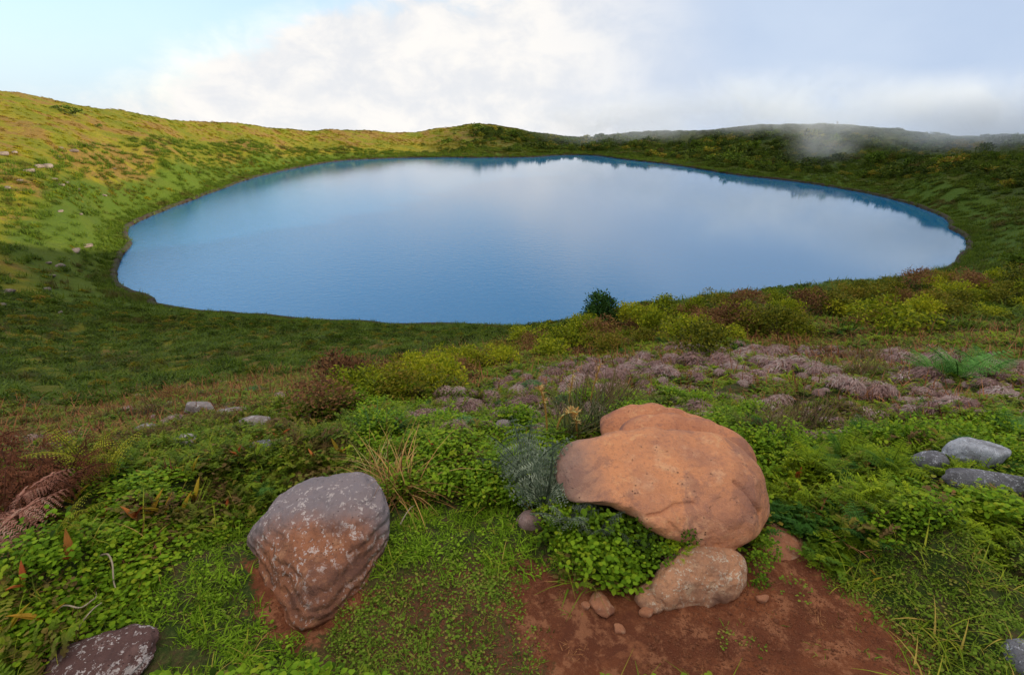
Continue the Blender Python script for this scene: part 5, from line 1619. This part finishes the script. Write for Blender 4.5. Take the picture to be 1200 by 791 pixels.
und = [(800, 662, 0.55, 'leafy sprig hanging over the top of the propping stone', 0.13), (772, 676, 0.6, 'leafy plant spilling over the left end of the propping stone', 0.09), (648, 640, 0.85, 'leafy plant below the silvery ferns at the left of the overhang', 0.02), (675, 652, 0.9, 'leafy plant under the left part of the boulder overhang', 0.02), (700, 664, 0.85, 'leafy plant under the middle of the overhang above the red earth', 0.02),
       (728, 672, 0.8, 'leafy plant under the overhang beside the small buff stone', 0.03), (752, 672, 0.7, 'leafy plant climbing between the two propping stones', 0.07), (788, 668, 0.6, 'large leaved plant over the shoulder of the propping stone', 0.10),
       (712, 650, 0.95, 'leafy plant deep under the boulder overhang', 0.08), (740, 655, 0.9, 'leafy plant filling the gap under the boulder front', 0.10), (685, 640, 0.9, 'leafy plant tucked against the lower edge of the boulder', 0.07),
       (772, 660, 0.7, 'leafy plant hanging just below the crack of the boulder', 0.12), (886, 672, 0.55, 'leafy plant right of the propping stone in the gap', 0.02), (896, 655, 0.6, 'leafy plant under the right end of the boulder', 0.03), (890, 690, 0.4, 'small leafy plant at the edge of the red earth by the sloping stone', 0.0)]
put([(a, b, s, l, lf, k) for k, (a, b, s, l, lf) in enumerate(und)], leafy)

# lance leaves, red and yellow: each leaf a part
def lance_mesh(seed, L=0.10, W_=0.022):
    g = np.random.default_rng(seed)
    b = np.array([[0, -0.0, 0], [0, 0, 0]]); d = np.array([[0.25, 0, 1.0]] * 2)
    sd_ = np.array([[0.45, 0.9, 0], [-0.45, 0.9, 0]]); sd_ = unit(sd_)
    bend = (0.5, 0.05, -0.25)
    V1, F1 = strips(b[:1], d[:1], bend, L, W_, 6, [0.35, 0.8, 1, 0.9, 0.65, 0.35, 0.03], side=sd_[:1])
    V2, F2 = strips(b[1:], d[1:], bend, L, W_, 6, [0.35, 0.8, 1, 0.9, 0.65, 0.35, 0.03], side=sd_[1:])
    V_, F_, _ = join([(V1, F1), (V2, F2)])
    return mesh_from('leaf', V_, F_, var=np.full(len(F_), g.uniform()))
LR_ = [with_mat(lance_mesh(600 + k, 0.11, 0.028), M_red) for k in range(3)]
LY_ = [with_mat(lance_mesh(610 + k, 0.12, 0.024), M_yel) for k in range(3)]
def lance(q, col_, n_, s, label):
    e = empty('lance_leaf_plant', q, random.uniform(0, 6.28))
    for k in range(n_):
        o = new_obj('leaf', (LR_ if col_ == 'r' else LY_)[k % 3], None, e)
        o.rotation_euler = (0, random.uniform(-0.1, 0.35), 6.28 * k / n_ + random.uniform(-.4, .4)); o.location = (random.uniform(-.012, .012), random.uniform(-.012, .012), random.uniform(0.03, .06))
        f = s * 0.8 * random.uniform(0.75, 1.15); o.scale = (f, f, f)
    tag(e, label, 'plant')
put([(96, 672, 'r', 2, 1.3, 'red lance leaf standing up beside a bleached fern near the left edge'), (64, 630, 'r', 2, 1.2, 'red brown lance leaves arching next to the olive fern'), (40, 702, 'r', 2, 1.1, 'orange red lance leaf lying low by the left edge'),
     (128, 622, 'r', 2, 1.0, 'rust red lance leaf pointing up right of the olive fern'), (165, 618, 'r', 2, 1.0, 'bright red lance leaf in front of the small dead shoots'), (186, 615, 'y', 2, 1.0, 'yellow lance leaf just right of the bright red one'),
     (202, 618, 'y', 2, 1.0, 'orange yellow lance leaf second right of the bright red one'), (216, 610, 'y', 2, 0.9, 'yellow tipped lance leaf third right of the bright red one'), (95, 605, 'y', 2, 1.5, 'long yellow lance leaf rising above the olive fern'), (232, 600, 'y', 3, 1.0, 'yellow green lance shoot above the grassy patch'),
     (62, 735, 'y', 2, 1.0, 'thin yellow lance leaf above the flat purple brown rock'), (270, 605, 'r', 2, 0.6, 'pinkish lance leaf near the small blue green fern'), (302, 572, 'r', 2, 0.8, 'orange lance leaf left of the grey topped boulder'), (312, 580, 'r', 2, 0.7, 'small red lance leaf right above the small blue green fern'),
     (330, 522, 'r', 2, 1.0, 'orange lance leaf standing beside the blue grey cobble'), (370, 545, 'r', 2, 0.9, 'red lance leaf just behind the grey topped boulder'), (283, 548, 'r', 2, 0.8, 'orange lance leaf left of the blue grey cobble'), (228, 575, 'y', 2, 1.0, 'yellow lance leaf in the heath behind the grassy patch'),
     (218, 548, 'r', 2, 0.8, 'faded red lance leaf in the low heath'), (252, 592, 'r', 2, 0.7, 'brownish lance leaf beside the small blue green fern'), (548, 545, 'r', 2, 0.7, 'orange lance leaf in the green leaves between the two boulders'), (510, 540, 'r', 2, 0.8, 'orange tinted shoot right of the blond tussock'),
     (400, 540, 'y', 3, 1.0, 'yellow shoot between the grey topped boulder and the tussock'), (20, 760, 'y', 2, 1.1, 'yellow blade pair low at the left edge'), (930, 575, 'r', 2, 0.9, 'orange lance leaf right of the boulder shoulder'), (1000, 585, 'r', 2, 0.8, 'brown red shoot near the lime ferns'),
     (1020, 690, 'y', 2, 0.5, 'yellow green shoot at the edge of the low turf on the right')], lance)
# small dead shoots in the left leaf bed
T_rustb = with_mat(clump_blades(620, 60, 0.03, 0.12, 0.012, seg=4, droop=0.6, elo=0.8, name='shoots'), M_rust)
put([(222, 598, T_rustb, 0.7, 'small rust brown dead shoots above the grassy patch', 'plant', 'dead_shoots'), (170, 600, T_rustb, 0.8, 'rust brown dead shoots behind the bright red lance leaf', 'plant', 'dead_shoots'), (200, 560, T_rustb, 0.9, 'brown dead shoots in the heath behind the lance leaves', 'plant', 'dead_shoots')], tuft)

# dry vines on the left leaf bed
def vine(pix_pts, rad, label, lift=0.05):
    q = locate([a for a, b in pix_pts], [b for a, b in pix_pts])
    n_ = 24; s = np.linspace(0, len(q) - 1, n_)
    pts = np.stack([np.interp(s, range(len(q)), q[:, c]) for c in range(3)], 1)
    for _ in range(3): pts[1:-1] = (pts[:-2] + pts[1:-1] * 2 + pts[2:]) / 4
    pts[:, 2] += lift * np.sin(np.linspace(0, math.pi, n_)) + 0.03
    c = pts.mean(0); V_, F_ = tube(pts - c, rad * np.linspace(1, 0.5, n_), 5)
    o = new_obj('dry_vine', mesh_from('dry_vine', V_, F_, smooth=True), M_dry, loc=c); tag(o, label, 'twig')
vine([(120, 663), (135, 668), (143, 685), (140, 700), (146, 712)], 0.004, 'pale curled dry stem arching out of the left leaf bed')
vine([(60, 738), (85, 730), (105, 735), (122, 718), (118, 705)], 0.0035, 'thin bleached vine looping above the flat purple brown rock')
vine([(95, 748), (112, 742), (130, 728), (120, 716)], 0.003, 'second thin vine crossing the edge of the flat purple brown rock')
vine([(470, 622), (480, 608), (486, 600)], 0.003, 'short dead twig beside the right flank of the grey topped boulder', 0.02)
# the survey marker on the far right crest
q = locate([980], [150])[0]
e = empty('survey_post', q); V_, F_ = tube([(0, 0, -0.3), (0, 0, 2.2)], 0.12, 6)
new_obj('post', mesh_from('post', V_, F_), M_twig, e); V_, F_ = tube([(-0.4, 0, 1.9), (0.4, 0, 1.9)], 0.12, 6); new_obj('crossbar', mesh_from('crossbar', V_, F_), M_twig, e)
tag(e, 'tiny dark post standing on the crest of the misty far hill', 'post')

# ------------------------------------------------------------------ mist spilling over the far right crest
def mist(name, loc, scale, rz, dens, seed, thr=(0.42, 0.7)):
    import bmesh
    bm = bmesh.new(); bmesh.ops.create_icosphere(bm, subdivisions=3, radius=1.0)
    me_ = bpy.data.meshes.new(name); bm.to_mesh(me_); bm.free()
    o = new_obj(name, me_, None, loc=loc); o.scale = scale; o.rotation_euler = rz
    m_ = bpy.data.materials.new(name); m_.use_nodes = True
    t_ = NT(m_.node_tree); t_.n.clear()
    out_ = t_.node('ShaderNodeOutputMaterial'); pv = t_.node('ShaderNodeVolumePrincipled')
    pv.inputs['Color'].default_value = (0.84, 0.90, 1, 1); pv.inputs['Anisotropy'].default_value = 0.2
    tcn = t_.node('ShaderNodeTexCoord')
    ln = t_.node('ShaderNodeVectorMath', operation='LENGTH'); t_.link(tcn.outputs['Object'], ln.inputs[0])
    geo_ = t_.node('ShaderNodeNewGeometry')
    nn = t_.noise(t_.vmath('MULTIPLY', geo_.outputs['Position'], (1.0, 1.0, 1.3)), 0.045, 5, 0.62, 0.8)
    edge_ = t_.step(ln.outputs['Value'], 0.98, 0.1)
    dn = t_.math('MULTIPLY', edge_, t_.step(nn, *thr))
    t_.link(t_.math('MULTIPLY', dn, dens), pv.inputs['Density'])
    t_.link(pv.outputs[0], out_.inputs['Volume'])
    me_.materials.append(m_)
    m_.cycles.volume_step_rate = 1.0
    tag(o, kind='stuff')
    return o
sc.cycles.volume_step_rate = 4.0
sc.cycles.volume_max_steps = 64
sc.cycles.volume_bounces = 4
for (mx_, my_, up_, rx_, ry_, rz_, dn_, sd_, th_) in [
        (925, 156, 12, 70, 34, 17, 0.055, 0.0, (0.36, 0.62)), (962, 182, 5, 16, 24, 17, 0.034, 2.0, (0.34, 0.6)),
        (1185, 166, 8, 64, 40, 15, 0.052, 5.0, (0.34, 0.60)),
        (715, 166, 10, 60, 34, 17, 0.026, 9.0, (0.34, 0.62)), (830, 158, 10, 70, 34, 17, 0.026, 12.0, (0.34, 0.62))]:
    g1 = locate([mx_], [my_])[0]
    mist('mist', (g1[0] * 0.96, g1[1] * 0.96, g1[2] + up_), (rx_, ry_, rz_), (0, 0, -0.3), dn_, sd_, th_)
